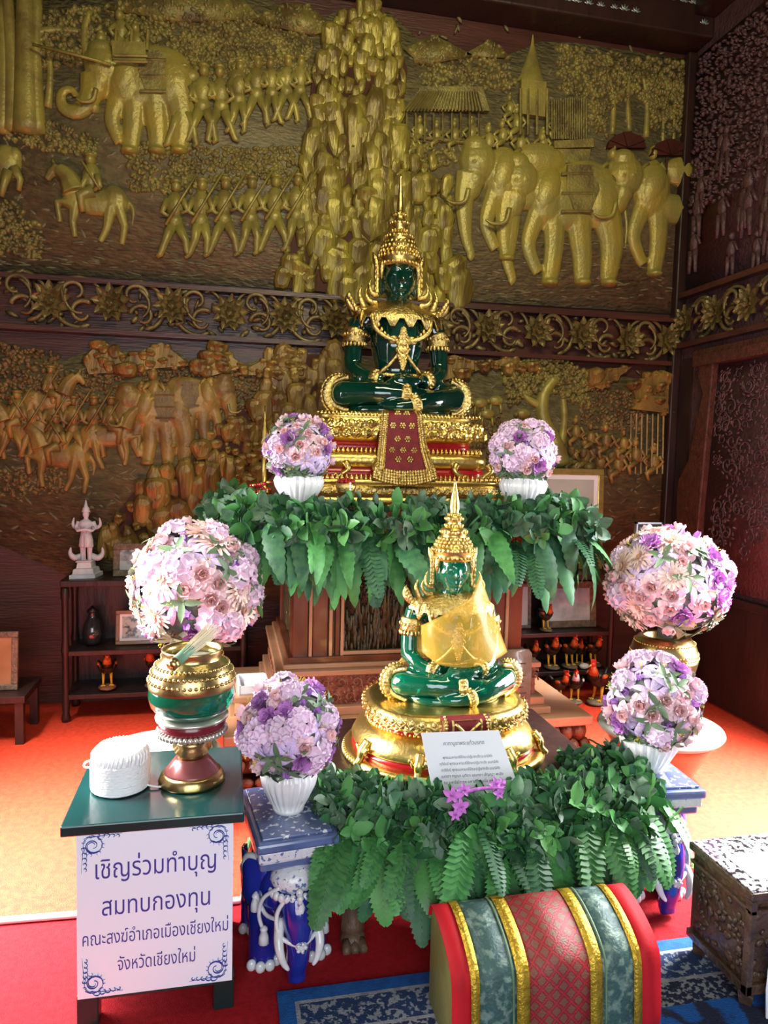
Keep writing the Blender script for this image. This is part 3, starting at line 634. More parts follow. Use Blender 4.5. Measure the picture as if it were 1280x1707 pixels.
def fl_hyd():
    b = MB()
    for i in range(13):
        ph = 1.25*sqrt((i+.4)/13); th = i*2.39996; n = V((sin(ph)*cos(th), sin(ph)*sin(th), cos(ph)))
        A = T(*(n*.72-V((0,0,.2)))) @ align(n, rnd.uniform(0, 6))
        for k in range(4): petal(b, A @ RZ(pi*k/2) @ RY(-.25), .46, .52, .3, .1, 0, 3, 2)
        b.ell((0, 0, .03), .04, 6, 4, 0, A)
    return b.mesh('hydrangea', M_['hyd'])
def fl_bud():
    b = MB()
    for k in range(3): petal(b, RZ(2.1*k) @ RY(-1.2), .9, .7, .9, .2, 0, 4, 3)
    return b.mesh('bud', M_['bud'])
def fl_sprig():
    b = MB()
    for k in range(4): petal(b, RZ(1.6*k+.3) @ RY(-.5+.2*(k % 2)), 1.3, .5, .25, -.25, 0, 5, 2, 0, 1.2)
    b.tube([(0,0,-.4), (0,0,.05)], .04, 5, 0)
    return b.mesh('leaf_sprig', M_['leafg'])
def fl_yel():
    b = MB()
    for k in range(6): b.ell((.3*cos(k), .3*sin(k), .5+.1*k), .09, 6, 4)
    for k in range(6): b.tube([(0,0,-.3), (.3*cos(k), .3*sin(k), .5+.1*k)], .02, 4)
    return b.mesh('yellow_sprig', M_['yel'])
FL = {'rose': fl_rose(), 'peony': fl_peony(), 'lily': fl_lily(), 'daisy': fl_daisy(), 'hydrangea': fl_hyd(), 'bud': fl_bud(), 'leaf_sprig': fl_sprig(), 'yellow_sprig': fl_yel()}
M_['core'] = mat('bouquet_foliage', (.10,.14,.07), .7, col2=(.2,.17,.2), sc2=40, bump=.8, bsc=60)
def bouquet(label, c, R, n, fs, mix, zmin=-.62, seed=1, group='artificial flower balls', az=1.0):
    R_ = random.Random(seed); o = thing('flower_bouquet', label, 'bouquet', c, 0, group)
    b = MB(); b.ell((0, 0, 0), (R*.84, R*.84, R*.80*az), 20, 14); b.tube([(0, 0, -R*.9), (0, 0, -R*.5)], R*.12, 8); b.build('foam_core', M_['core'], o)
    N = int(n/(.5*(1-zmin))*1.0); pts = []
    for i in range(N):
        z = 1-2*(i+.5)/N
        if z < zmin: continue
        th = i*2.39996+R_.uniform(-.12, .12); q = sqrt(1-z*z); pts.append(V((q*cos(th), q*sin(th), z)))
    R_.shuffle(pts)
    back = sorted(pts, key=lambda p: -p.y)
    pts = [p for p in pts if p not in back[:max(0, len(pts)-78)]]
    for i, p in enumerate(pts):
        t = R_.random(); k = None; acc = 0
        for nm, wt in mix:
            acc += wt
            if t < acc: k = nm; break
        k = k or 'hydrangea'
        s = fs*{'rose': .82, 'peony': .85, 'lily': 1.12, 'daisy': 1.12, 'hydrangea': 1.0, 'bud': .6}[k]*R_.uniform(.88, 1.1)
        e = bpy.data.objects.new(k, FL[k]); COL.objects.link(e); e.parent = o
        e.matrix_local = T(p.x*R*.84, p.y*R*.84, p.z*R*.84*az) @ align(p+V((R_.uniform(-.2,.2), R_.uniform(-.2,.2), R_.uniform(-.2,.2))), R_.uniform(0, 6.28)) @ S(s, s, s)
    for i in range(22):
        z = R_.uniform(zmin-.12, .9) if i > 9 else R_.uniform(zmin-.2, zmin+.1); th = R_.uniform(pi*.95, pi*2.05); q = sqrt(max(.05, 1-z*z)); p = V((q*cos(th), q*sin(th), z))
        nm = 'leaf_sprig' if i < 21 else 'yellow_sprig'; s = fs*.85*(1 if i < 21 else .5)
        e = bpy.data.objects.new(nm, FL[nm]); COL.objects.link(e); e.parent = o
        e.matrix_local = T(p.x*R*.9, p.y*R*.9, p.z*R*.9*az) @ align(p, R_.uniform(0, 6.28)) @ S(s, s, s)
    return o
mixB = (('rose', .25), ('peony', .10), ('daisy', .22), ('lily', .23), ('hydrangea', .12), ('bud', .08))
mixF = (('rose', .27), ('peony', .16), ('lily', .39), ('hydrangea', .12), ('bud', .06))
mixU = (('rose', .38), ('peony', .12), ('lily', .29), ('hydrangea', .15), ('bud', .06))
bouquet('largest round bouquet of cream, pink and violet flowers at left, behind the green bowl', (-.115, 3.0, .955), .275, 96, .075, mixB, -.70, 3)
bouquet('large round bouquet of cream, pink and violet flowers at right, over the banded brass urn', (2.0, 2.95, .955), .29, 98, .069, mixB, -.72, 8, az=.92)
bouquet('round pink bouquet in the white vase at the left of the upper altar', (.30, 3.09, 1.52), .152, 70, .047, mixU, -.66, 21)
bouquet('round pink bouquet in the white vase at the right of the upper altar', (1.325, 3.09, 1.53), .155, 70, .047, mixU, -.66, 34)
bouquet('round pink and lilac bouquet on the left blue elephant stool', (.186, 2.1, .688), .152, 72, .047, mixF, -.70, 45)
bouquet('round lilac bouquet on the right blue elephant stool', (1.452, 2.19, .672), .166, 72, .052, mixF, -.70, 57)

# ---------------------------------------------------------------- vases, urns, basins
def vase(label, c, h, r, group='white fluted vases'):
    o = thing('white_vase', label, 'vase', c, 0, group)
    b = MB(); k = r
    b.lathe([(k*.56, 0, 0), (k*.58, .012, 0), (k*.56, h*.1, .02), (k*.72, h*.28, .035), (k*.93, h*.58, .04), (k, h*.78, .04), (k*.93, h*.92, .035), (k*.86, h*.97, .02), (k*.90, h, .01), (k*.84, h*.995, 0), (k*.80, h*.9, 0), (k*.5, h*.3, 0)], 96, nf=24, e=2)
    b.build('body', M_['white'], o); return o
vase('white fluted vase at the left end of the upper altar', (.30, 3.09, 1.283), .135, .105)
vase('white fluted vase at the right end of the upper altar', (1.325, 3.09, 1.283), .135, .108)
vase('white ribbed vase on the left elephant stool', (.187, 2.1, .452), .135, .083)
vase('white ribbed vase on the right elephant stool', (1.445, 2.19, .437), .14, .100)
M_['terra'] = mat('orange_terracotta_glaze', (.42,.15,.055), .25, col2=(.32,.10,.04), sc2=5, coat=.5)
M_['celadon'] = mat('grey_green_glaze', (.46,.50,.45), .15, col2=(.30,.35,.30), sc2=6, coat=.6)
M_['glass_lid'] = mat('pale_glass_lid', (.50,.53,.51), .06, coat=1)
def basin(label, c, R, h):
    o = thing('glazed_basin', label, 'basin', c, 0, 'glazed basins with glass lids')
    b = MB(); b.lathe([(R*.42, 0), (R*.45, .01), (R*.62, h*.35), (R*.80, h*.70), (R*.90, h*.90)], 56); b.build('bowl', M_['terra'], o)
    b = MB(); b.lathe([(R*.88, h*.87), (R*.97, h*.90), (R, h*.95), (R*.985, h*.985), (R*.93, h), (R*.86, h*.985), (R*.84, h*.93)], 56); b.build('rim', M_['celadon'], o)
    MB().lathe([(R*.855, h*.935), (R*.855, h*.985), (R*.84, h*.992), (.001, h*.992)], 48).build('lid', M_['glass_lid'], o, angle=40); return o
basin('glazed basin with pale lid at right, under the brass urn', (2.0, 2.95, 0), .285, .275)
basin('glazed basin with pale lid at left, behind the green table', (-.262, 3.0, 0), .245, .275)
def urn(label, c, s):
    o = thing('brass_urn', label, 'urn', c, 0, 'brass urns holding the large bouquets')
    b = MB(); b.lathe([(.075*s, 0), (.085*s, .006), (.085*s, .02), (.060*s, .03), (.058*s, .05), (.085*s, .09), (.125*s, .20), (.150*s, .31), (.153*s, .33), (.150*s, .335), (.152*s, .345), (.148*s, .36), (.138*s, .39), (.118*s, .42), (.098*s, .428), (.092*s, .42), (.09*s, .3)], 56); b.build('body', M_['brass'], o)
    b = MB()
    for z, r in ((.335, .152), (.352, .150), (.40, .134)):
        for k in range(60): a = 2*pi*k/60; b.ell((r*s*cos(a), r*s*sin(a), z), .004, 5, 4)
    b.build('beading', M_['gold'], o)
    b = MB(); b.lathe([(.062*s, .026), (.066*s, .034), (.064*s, .055), (.058*s, .058)], 32); b.build('foot_ring', M_['black'], o); return o
urn('wide brass urn at right holding the bouquet, on the glazed basin', (2.0, 2.95, .274), 1.0)
urn('brass urn at left holding the largest bouquet, behind the green bowl', (-.135, 3.0, .274), .92)

# ---------------------------------------------------------------- leaf garlands
M_['fern1'] = mat('fern_green', (.038,.165,.045), .55, col2=(.08,.28,.07), sc2=9, rnd_v=.3, sss=.05); M_['fern2'] = mat('dark_leaf_green', (.022,.088,.042), .5, col2=(.05,.16,.06), sc2=12, rnd_v=.3)
M_['fitt'] = mat('grey_green_veined_leaf', (.06,.13,.075), .5, col2=(.13,.22,.13), sc2=30, rnd_v=.2); M_['lime'] = mat('bright_leaf_green', (.10,.30,.08), .4, rnd_v=.2)
def serr_leaf(L, w, bend, teeth=9, seed=0, mats=None, fold=.35):
    R_ = random.Random(seed); b = MB(); n = teeth*2; vs = []; fs = []
    for i in range(n+1):
        u = i/n; a = bend*u; x = L*(sin(a)/bend if bend else u) if True else 0; z = -L*((1-cos(a))/bend if bend else 0)
        ww = w*.5*sin(pi*(.10+.86*u**.85))**.85*(1-.35*u)*(1.0 if i % 2 == 0 else .84)
        if i == n: ww = .001
        vs += [(x, -ww, z-ww*fold), (x, 0, z), (x, ww, z-ww*fold)]
        if i: k = 3*i; fs += [(k-3, k-2, k+1, k), (k-2, k-1, k+2, k+1)]
    b.add(vs, fs); return b
def fern(L, w, bend, n=14, seed=0):
    R_ = random.Random(seed); b = MB()
    P = lambda u: (L*sin(bend*u)/bend, -L*(1-cos(bend*u))/bend)
    pts = [(P(u/8)[0], 0, P(u/8)[1]) for u in range(9)]; b.tube(pts, [L*.010*(1-u/10) for u in range(9)], 4)
    for i in range(n):
        u = .06+.92*i/n; x, z = P(u); ww = w*.5*sin(pi*(.16+.8*u))**.8+.004; d = bend*u
        for sg in (-1, 1):
            A = T(x, 0, z) @ RY(d) @ RZ(sg*1.12) @ RX(-sg*.3)
            h = L*.92/n*.92
            b.add([(0,-h*.6,0),(ww*.5,-h,.004),(ww,-h*.1,-.006),(ww*.55,h*.95,.004),(0,h*.6,0)], [(0,1,2,3,4)], 0, A)
    return b
LEAFM = [serr_leaf(1, .36, 1.15, 9, 1).mesh('leaf', M_['fern2']), serr_leaf(1, .32, .9, 10, 2).mesh('leaf', M_['fern1']), fern(1, .40, 1.1, 15, 3).mesh('frond', M_['fern1']), fern(1, .34, .85, 16, 4).mesh('frond', M_['fern2']), fern(1, .36, 1.3, 15, 5).mesh('frond', M_['lime'])]
def round_leaf(b, M, L, m):
    b.grid(lambda u, v: (u*L, (v-.5)*2*L*.34*sin(pi*(.06+.9*u))**.7, L*(.10*abs(v-.5)*2-.25*u*u)), 4, 2, m, M)
def garland(name, label, path, hang, fill, hl, kinds, seed, drop=.1, rot=0, wid=.12, updir=.6, lf=.06, inw=1.0):
    R_ = random.Random(seed); P = [V(p) for p in path]; c = sum(P, V())/len(P); c.z = min(p.z for p in P)
    o = thing(name, label, 'leaf garland', c, 0)
    seg = [(P[i+1]-P[i]).length for i in range(len(P)-1)]; tot = sum(seg)
    def pt(t):
        d = t*tot
        for i, s in enumerate(seg):
            if d <= s or i == len(seg)-1: q = P[i].lerp(P[i+1], min(1, d/s)); tg = (P[i+1]-P[i]).normalized(); break
            d -= s
        return q, V((tg.y, -tg.x, 0)), tg       # outward = right of the tangent
    for i in range(hang):
        q, nrm, tg = pt((i+R_.uniform(.1,.9))/hang); k = R_.choice(kinds); row = R_.random()
        dr = (nrm+tg*R_.uniform(-.35,.35)).normalized(); pitch = R_.uniform(.15, 1.05)
        me = LEAFM[k]; e = bpy.data.objects.new(me.name.split('.')[0], me); COL.objects.link(e); e.parent = o
        s = hl*R_.uniform(.75, 1.2)
        ang = atan2(dr.y, dr.x)
        e.matrix_local = T(*(q-c+nrm*R_.uniform(-.02,.05)+V((0,0,-drop*row*1.0+.01)))) @ RZ(ang) @ RY(pitch) @ RX(R_.uniform(-.5,.5)) @ S(s, s, s)
    b = MB()
    for i in range(fill):
        q, nrm, tg = pt(R_.random()); y = R_.uniform(-wid*inw, wid*.75); z = R_.uniform(-.02, .07)*(1-abs(y)/wid*.5)-(.1*max(0, y)/wid)
        base = q-c+nrm*y+V((0, 0, z)); dr = (nrm*R_.uniform(-.4, 1)+tg*R_.uniform(-1,1)+V((0,0,R_.uniform(-.3,updir)))).normalized()
        m = R_.choice((0,0,1,1,2,3)); n = R_.choice((2,3,4)); roll = R_.uniform(0, 6)
        for k in range(n):
            M = T(*base) @ align(dr, roll) @ RZ(2*pi*k/n) @ RY(-R_.uniform(.15,.9)) ; round_leaf(b, M, lf*R_.uniform(.65,1.2), m)
    h = MB()                                              # the rest of the hanging leaves, past the largest hundred
    for i in range(int(hang*1.3)):
        q, nrm, tg = pt(R_.random()); dr = (nrm+tg*R_.uniform(-.3,.3)).normalized(); s = hl*R_.uniform(.7, 1.05); L_q = serr_leaf(1, R_.uniform(.30,.38), R_.uniform(.5,1.0), 8) if kinds[0] < 2 else fern(1, .36, R_.uniform(.6,1.1), 13)
        h.join(L_q, T(*(q-c-nrm*R_.uniform(-.01,.05)+V((0,0,-drop*R_.uniform(.1,1.2))))) @ RZ(atan2(dr.y, dr.x)) @ RY(R_.uniform(.5, 1.25)) @ RX(R_.uniform(-.5,.5)) @ S(s, s, s), R_.choice((0, 0, 1)))
    f = h.build('hanging_leaves', [M_['fern2'], M_['fern1']], o); f['kind'] = 'stuff'
    f = b.build('leaf_clusters', [M_['fitt'], M_['fern2'], M_['fern1'], M_['lime']], o); f['kind'] = 'stuff'
    b = MB(); b.tube([tuple(p-c+V((0,0,-.01))) for p in P], .02, 6); b.build('stem', M_['fern2'], o)
    return o
ZA = 1.28
garland('leaf_garland', 'thick artificial leaf garland hanging around the upper altar top, below the larger statue', [(-.01, 4.0, 1.23), (.0, 3.5, 1.235), (.05, 3.07, 1.235), (.16, 2.98, 1.235), (.5, 2.96, 1.235), (.82, 2.96, 1.235), (1.2, 2.96, 1.24), (1.5, 2.98, 1.24), (1.62, 3.1, 1.235), (1.67, 3.5, 1.235), (1.66, 4.0, 1.23)], 98, 820, .30, (0,0,0,1,0,1,3), 5, .12, wid=.13, lf=.075)
garland('leaf_garland', 'fern and veined leaf garland along the front of the lower altar, above the brocade cushion', [(.27, 2.28, .42), (.28, 2.06, .425), (.40, 1.99, .425), (.6, 1.96, .425), (.85, 1.95, .425), (1.1, 1.96, .43), (1.30, 2.0, .435), (1.36, 2.14, .43), (1.37, 2.3, .43)], 90, 860, .235, (2,2,2,4,2,3), 9, .08, wid=.11, lf=.056, inw=1.9, updir=.8)
# ---------------------------------------------------------------- carved pedestal of the upper altar
PD = thing('altar_pedestal', 'tall carved red-brown wooden pedestal with framed dark relief panels under the larger statue', 'pedestal', (.843, 3.6, 0))
X0, X1, Y0, Y1 = .292, 1.394, 3.20, 4.02
def kid(b, name, m, par=PD, **k): return b.build(name, M_[m], par, world=True, **k)
b = MB(); b.box(-.01, 1.70, 3.03, 4.05, .255, .30); kid(b, 'slab', 'palewood', bevel=.006, smooth=False)
b = MB(); b.box(.06, 1.63, 3.10, 4.03, .10, .255); b.box(.0, 1.69, 3.05, 4.04, 0, .06)
kid(b, 'plinth', 'carvedred', smooth=False, bevel=.01)
b = MB()
for x in [.03+i*.062 for i in range(27)]:
    b.ell((x, 3.08, .215), (.035, .05, .045), 8, 6); b.ell((x+.03, 3.06, .16), (.028, .05, .03), 8, 6); b.ell((x, 3.045, .085), (.03, .022, .022), 8, 5)
for i in range(16):
    y = 3.08+i*.06
    for xs in (1.645, .05): b.ell((xs, y, .215), (.05, .035, .045), 8, 6); b.ell((xs, y+.03, .15), (.05, .028, .03), 8, 6); b.ell((xs, y, .085), (.022, .03, .022), 8, 5)
kid(b, 'lotus_carving', 'carvedred')
b = MB(); b.box(.18, 1.51, 3.09, 4.03, .30, .335); b.box(.20, 1.49, 3.12, 4.03, .335, .375); kid(b, 'moulding', 'palewood', bevel=.006, smooth=False)
b = MB(); b.box(.235, 1.45, 3.15, 4.03, .375, .515); kid(b, 'scroll_band', 'carvedred', smooth=False)
b = MB()
def scr(M, R):
    b.tube([(R*(1-.045*i)*cos(.42*i), R*(1-.045*i)*sin(.42*i), .004) for i in range(19)], [R*.14]*19, 6, M=M)
    for a in (.5, 2, 3.6, 5.1): b.ell((R*1.25*cos(a), R*1.1*sin(a), 0), (R*.42, R*.2, R*.15), 6, 4, M=M)
for i in range(17):
    for zz in (.412, .478): scr(T(.26+i*.072+(.03 if zz > .45 else 0), 3.148, zz) @ UPRIGHT @ RZ(i*1.3), .026)
LW = Mx(((0,0,-1,0),(-1,0,0,0),(0,1,0,0),(0,0,0,1)))
for i in range(12):
    for zz in (.412, .478): scr(T(.233, 3.19+i*.07, zz) @ LW @ RZ(i), .026); scr(T(1.452, 3.19+i*.07, zz) @ LW.inverted().transposed() @ RZ(i), .026)
kid(b, 'scrollwork', 'carvedred')
b = MB(); b.box(.215, 1.47, 3.13, 4.03, .515, .54); b.box(.25, 1.436, 3.165, 4.03, .54, .562); kid(b, 'ledge', 'palewood', bevel=.005, smooth=False)
b = MB()
for z0, z1, d in ((.562, .59, .02), (1.18, 1.215, .02)): b.box(X0-d, X1+d, Y0-d, Y1, z0, z1)
b.box(X0+.03, X1-.03, Y0+.03, Y1, .562, 1.2); kid(b, 'shaft', 'redwood', smooth=False, bevel=.004)
pal = MB(); red = MB()
for x, w_ in ((X0+.035, .07), (X0+.125, .07), (X0+.205, .022), (X1-.035, .07), (X1-.125, .07), (X1-.205, .022)): kid(MB().box(x-w_/2, x+w_/2, Y0, Y0+.035, .585, 1.185), 'pilaster', 'redwood', smooth=False, bevel=.004)
for x in (X0+.08, X0+.172, X0+.225, X1-.08, X1-.172, X1-.225): pal.box(x-.007, x+.007, Y0-.008, Y0+.032, .585, 1.185)
for z in (.60, 1.16): pal.box(X0+.225, X1-.225, Y0-.006, Y0+.03, z-.008, z+.008)
red.box(X0+.2, X1-.2, Y0+.004, Y0+.034, .562, .60)
for y in (Y0+.075, Y1-.05):
    kid(MB().box(X0-.002, X0+.033, y-.035, y+.035, .585, 1.185), 'pilaster', 'redwood', smooth=False, bevel=.004); kid(MB().box(X1-.033, X1+.002, y-.035, y+.035, .585, 1.185), 'pilaster', 'redwood', smooth=False, bevel=.004)
kid(red, 'panel_rail', 'redwood', smooth=False, bevel=.004); kid(pal, 'pale_beading', 'palewood', smooth=False)
def relief(name, M, wd, ht, seed):
    R_ = random.Random(seed); b = MB(); b.box(-wd/2, wd/2, -ht/2, ht/2, -.005, .004, M=M)
    for i in range(int(wd*ht*2600)):
        x, y = R_.uniform(-wd/2, wd/2)*.97, R_.uniform(-ht/2, ht/2)*.96; low = y < -ht*.1
        b.ell((x, y, .006), (R_.uniform(.004,.008), R_.uniform(.02,.05) if low else R_.uniform(.006,.014), .008), 6, 4, 1 if R_.random() < .6 else 0, M @ T(0, 0, 0))
    for i in range(int(wd*14)):
        x = R_.uniform(-wd/2, wd/2)*.9; b.tube([(x, -ht*.45, .006), (x+R_.uniform(-.04,.04), 0, .01), (x+R_.uniform(-.06,.06), ht*.35, .008)], [.010, .007, .004], 6, 1, M)
    return b.build(name, [M_['panelA'], M_['panelB']], PD, world=True)
M_['panelA'] = mat('dark_bronze_relief', (.035,.028,.016), .35, .2, (.06,.045,.02), 20, .7, 60); M_['panelB'] = mat('worn_gilt_relief', (.11,.09,.035), .35, .4, (.05,.045,.025), 18, .5, 60)
relief('relief_panel', T((X0+X1)/2, Y0+.02, .88) @ UPRIGHT, X1-X0-.44, .55, 3)
relief('relief_panel', T(X0+.024, (Y0+Y1)/2, .88) @ LW, Y1-Y0-.14, .55, 4)
b = MB(); b.box(.10, 1.60, 3.00, 4.05, 1.225, 1.28); b.box(.2, 1.49, 3.09, 4.04, 1.19, 1.225); kid(b, 'altar_top', 'redwood', smooth=False, bevel=.006)

# ---------------------------------------------------------------- lower altar table with paw feet
TB = thing('altar_table', 'low wooden altar table with carved paw feet, hidden behind the fern garland', 'table', (.82, 2.42, 0))
MB().box(.33, 1.31, 2.03, 2.86, .385, .42).build('table_top', M_['darkwood'], TB, world=True, smooth=False, bevel=.008)
b = MB(); b.box(.37, 1.27, 2.07, 2.09, .29, .385); b.box(.37, 1.27, 2.80, 2.82, .29, .385); b.box(.37, .39, 2.07, 2.82, .29, .385); b.box(1.25, 1.27, 2.07, 2.82, .29, .385); b.build('apron', M_['darkwood'], TB, world=True, smooth=False)
M_['paw'] = mat('grey_brown_carved_leg', (.16,.09,.05), .5, 0, (.07,.04,.025), 12, .8, 40, stretch=(1,1,.3))
for x, y in ((.385, 2.075), (1.285, 2.075), (.39, 2.80), (1.25, 2.80)):
    b = MB(); b.tube(smooth_path([(x, y, .39), (x, y-.01, .28), (x, y+.015, .15), (x, y, .05)], 4), [.042, .044, .048, .05, .048, .043, .038, .034, .032, .032, .034, .036, .038], 10)
    b.ell((x, y-.012, .03), (.04, .04, .03), 10, 7)
    for k in (-1, 0, 1): b.tube([(x+k*.02, y-.03, .035), (x+k*.026, y-.058, .018), (x+k*.026, y-.062, .0125)], [.015, .0145, .010], 8)
    b.build('leg', M_['paw'], TB, world=True)

# ---------------------------------------------------------------- thrones
def spikes(b, A, B, e, z, h, n, c=(0, 0), w_=.014):
    for i in range(n):
        t = 2*pi*i/n; cc, ss = cos(t), sin(t)
        x = c[0]+A*abs(cc)**(2/e)*(1 if cc >= 0 else -1); y = c[1]+B*abs(ss)**(2/e)*(1 if ss >= 0 else -1)
        b.lathe([(w_*.5, 0), (w_*.62, h*.3), (w_*.3, h*.65), (.0006, h)], 5, c=(x, y, z))
def rect_pts(A, B, step):
    P = []
    n = int(2*A/step)
    for i in range(n+1): P += [(-A+2*A*i/n, -B, 0)]
    m = int(2*B/step)
    for i in range(1, m): P += [(-A, -B+2*B*i/m, 1), (A, -B+2*B*i/m, 1)]
    return P
TH = thing('lotus_throne', 'tiered gold and red throne with hanging brocade, carrying the larger statue on the upper altar', 'throne', (.805, 3.66, 1.28))
b = MB(); b.off([(.0, 0), (.0, .02), (-.012, .03), (-.012, .085), (.0, .095), (.004, .11), (-.03, .112)], .50, .40, 64, 9); b.build('base_tier', M_['gold'], TH)
b = MB(); b.off([(.0, .032), (.0, .084)], .494, .394, 64, 9)
for x, y, sd in rect_pts(.494, .396, .045):
    if sd: continue
    for k in range(9): a = k*.75; b.ell((x+.017*(1-k*.07)*cos(a), y-.002, .058+.017*(1-k*.07)*sin(a)), .0055, 5, 4)
b.build('embossed_band', M_['goldorn'], TH)
b = MB()
for x, y, sd in rect_pts(.495, .393, .0225): b.lathe([(.006, 0), (.010, .008), (.006, .02), (.001, .034)], 6, c=(x, y, .108))
for x, y, sd in rect_pts(.405, .30, .0215): b.lathe([(.006, 0), (.010, .007), (.006, .017), (.001, .028)], 6, c=(x, y, .238))
b.build('leaf_points', M_['gold'], TH)
b = MB(); b.off([(0, .11), (0, .16), (-.03, .17), (-.03, .215), (-.01, .22)], .44, .335, 64, 9); b.off([(0, .238), (0, .29)], .385, .285, 64, 7); b.build('red_bands', M_['redlac'], TH)
b = MB()                                            # gilded stand with bracketed scroll feet
b.off([(-.02, .165), (.0, .175), (.004, .205), (.0, .225), (-.03, .24)], .445, .345, 64, 9)
for sx in (-1, 1):
    for x, k in ((.43, 1), (.27, -1), (.12, 1)):
        b.tube(smooth_path([(sx*x, -.345, .19), (sx*(x+.012*k), -.36, .16), (sx*(x-.02*k), -.362, .135), (sx*(x-.045*k), -.358, .116)], 4), [.020,.019,.018,.016,.014,.013,.012,.012,.012,.011,.011,.010,.009], 8)
        b.tube([(sx*(x-.045*k)+.014*cos(a*.7), -.36, .122+.014*sin(a*.7)) for a in range(9)], .006, 6)
b.build('scroll_stand', M_['gold'], TH)
b = MB(); b.off([(-.04, .285), (.0, .295), (.022, .325), (.024, .355), (.008, .385), (-.006, .40), (-.004, .408), (-.012, .43), (-.03, .432)], .40, .30, 72, 6)
b.build('lotus_cushion', M_['gold'], TH)
b = MB()
def rim_pt(t, A, B, e=6):
    cc, ss = cos(t), sin(t); return A*abs(cc)**(2/e)*(1 if cc >= 0 else -1), B*abs(ss)**(2/e)*(1 if ss >= 0 else -1)
PTS = [(-.385+i*.048, -.30, 0) for i in range(17)]+[(sx*.40, -.27+i*.048, sx) for i in range(12) for sx in (-1, 1)]
for x, y, sd in PTS:
    for z, s, o_, q in ((.365, .031, 0, .016), (.328, .027, .024, .022)):
        M = T(x+sd*q, y+(o_ if sd else -q), z) if sd else T(x+o_, y-q, z)
        b.ell((0, 0, 0), (.009 if sd else s, s if sd else .009, s*.95), 12, 8, 0, M); b.ell((sd*.006, 0 if sd else -.006, .002), (.006 if sd else s*.62, s*.62 if sd else .006, s*.6), 10, 6, 0, M)
for i in range(46): b.box(-.40+i*.0176, -.392+i*.0176, -.306, -.29, .41, .428)
b.build('lotus_petals', M_['goldemb'], TH)
# brocade hanging
M_['broc'] = mat('crimson_brocade', (.24,.012,.02), .6, 0, (.16,.008,.014), 40, .4, 200)
cl = MB(); prof = [(-.30, .435), (-.328, .42), (-.338, .36), (-.345, .30), (-.36, .25), (-.385, .21), (-.405, .17), (-.415, .125)]
def cw(t): return .095+.055*t**1.3
def strip(b, f0, f1, dz, m=0, n=14):
    def fn(u, v):
        t = u*(len(prof)-1); i = min(int(t), len(prof)-2); q = t-i
        y = prof[i][0]+(prof[i+1][0]-prof[i][0])*q; z = prof[i][1]+(prof[i+1][1]-prof[i][1])*q
        f = f0+(f1-f0)*v; sag = .03*(1-f*f)*max(0, u-.6)/.4
        return (f*cw(u), y-dz, z-sag)
    b.grid(fn, 21, n, m)
strip(cl, -1, 1, 0); c0 = cl.build('brocade_hanging', M_['broc'], TH, solid=.006)
b = MB(); strip(b, -1, -.72, .006, n=4); strip(b, .72, 1, .006, n=4); 
for k in range(40):
    for s_ in (-1, 1):
        u = k/40; t = u*(len(prof)-1); i = int(t); q = t-i; y = prof[i][0]+(prof[i+1][0]-prof[i][0])*q; z = prof[i][1]+(prof[i+1][1]-prof[i][1])*q
        b.ell((s_*.86*cw(u), y-.010, z), .008, 6, 4); b.ell((s_*.98*cw(u), y-.009, z), .0055, 6, 4); b.ell((s_*.72*cw(u), y-.009, z), .005, 6, 4)
for r in range(5):
    for k in range(23):
        f = -1+k/11; u = .99-r*.035; t = u*(len(prof)-1); i = min(int(t), 6); q = t-i
        y = prof[i][0]+(prof[i+1][0]-prof[i][0])*q; z = prof[i][1]+(prof[i+1][1]-prof[i][1])*q-.03*(1-f*f)*max(0, u-.6)/.4
        b.ell((f*cw(u), y-.008, z-.004), (.009, .007, .010), 6, 4)
b.build('gold_border', M_['goldorn'], c0)
b = MB()
for r in range(5):
    for k in range(3 if r % 2 else 2):
        u = .12+r*.15; f = (k-(1 if r % 2 else .5))*.44; t = u*7; i = int(t); q = t-i
        y = prof[i][0]+(prof[i+1][0]-prof[i][0])*q; z = prof[i][1]+(prof[i+1][1]-prof[i][1])*q
        for p in range(6): b.ell((f*cw(u)+.011*cos(p*pi/3), y-.005, z+.011*sin(p*pi/3)), (.0065, .004, .0065), 6, 4)
        b.ell((f*cw(u), y-.007, z), .006, 6, 4)
b.build('gold_flowers', M_['goldorn'], c0)

T2 = thing('lotus_throne', 'round gold throne with red bands and patterned panel under the yellow-robed statue', 'throne', (.79, 2.5, .42))
Ax, By = .36, .31
b = MB(); b.off([(.0, 0), (.012, .012), (.0, .028), (-.012, .03)], Ax, By, 72, 2.3); b.off([(-.025, .058), (-.022, .064), (-.04, .10), (-.075, .128), (-.10, .132)], Ax, By, 72, 2.3); b.build('skirt', M_['gold'], T2)
b = MB(); b.off([(-.022, .028), (-.03, .060)], Ax, By, 72, 2.3); b.off([(-.086, .128), (-.09, .15)], Ax, By, 72, 2.4); b.build('red_bands', M_['redlac'], T2)
b = MB()
for i in range(110):
    t = 2*pi*i/110
    b.ell(((Ax-.078)*cos(t), (By-.078)*sin(t), .131), (.007, .007, .008), 6, 4); b.ell(((Ax+.008)*cos(t), (By+.008)*sin(t), .014), (.010, .010, .012), 6, 4)
b.build('beading', M_['gold'], T2)
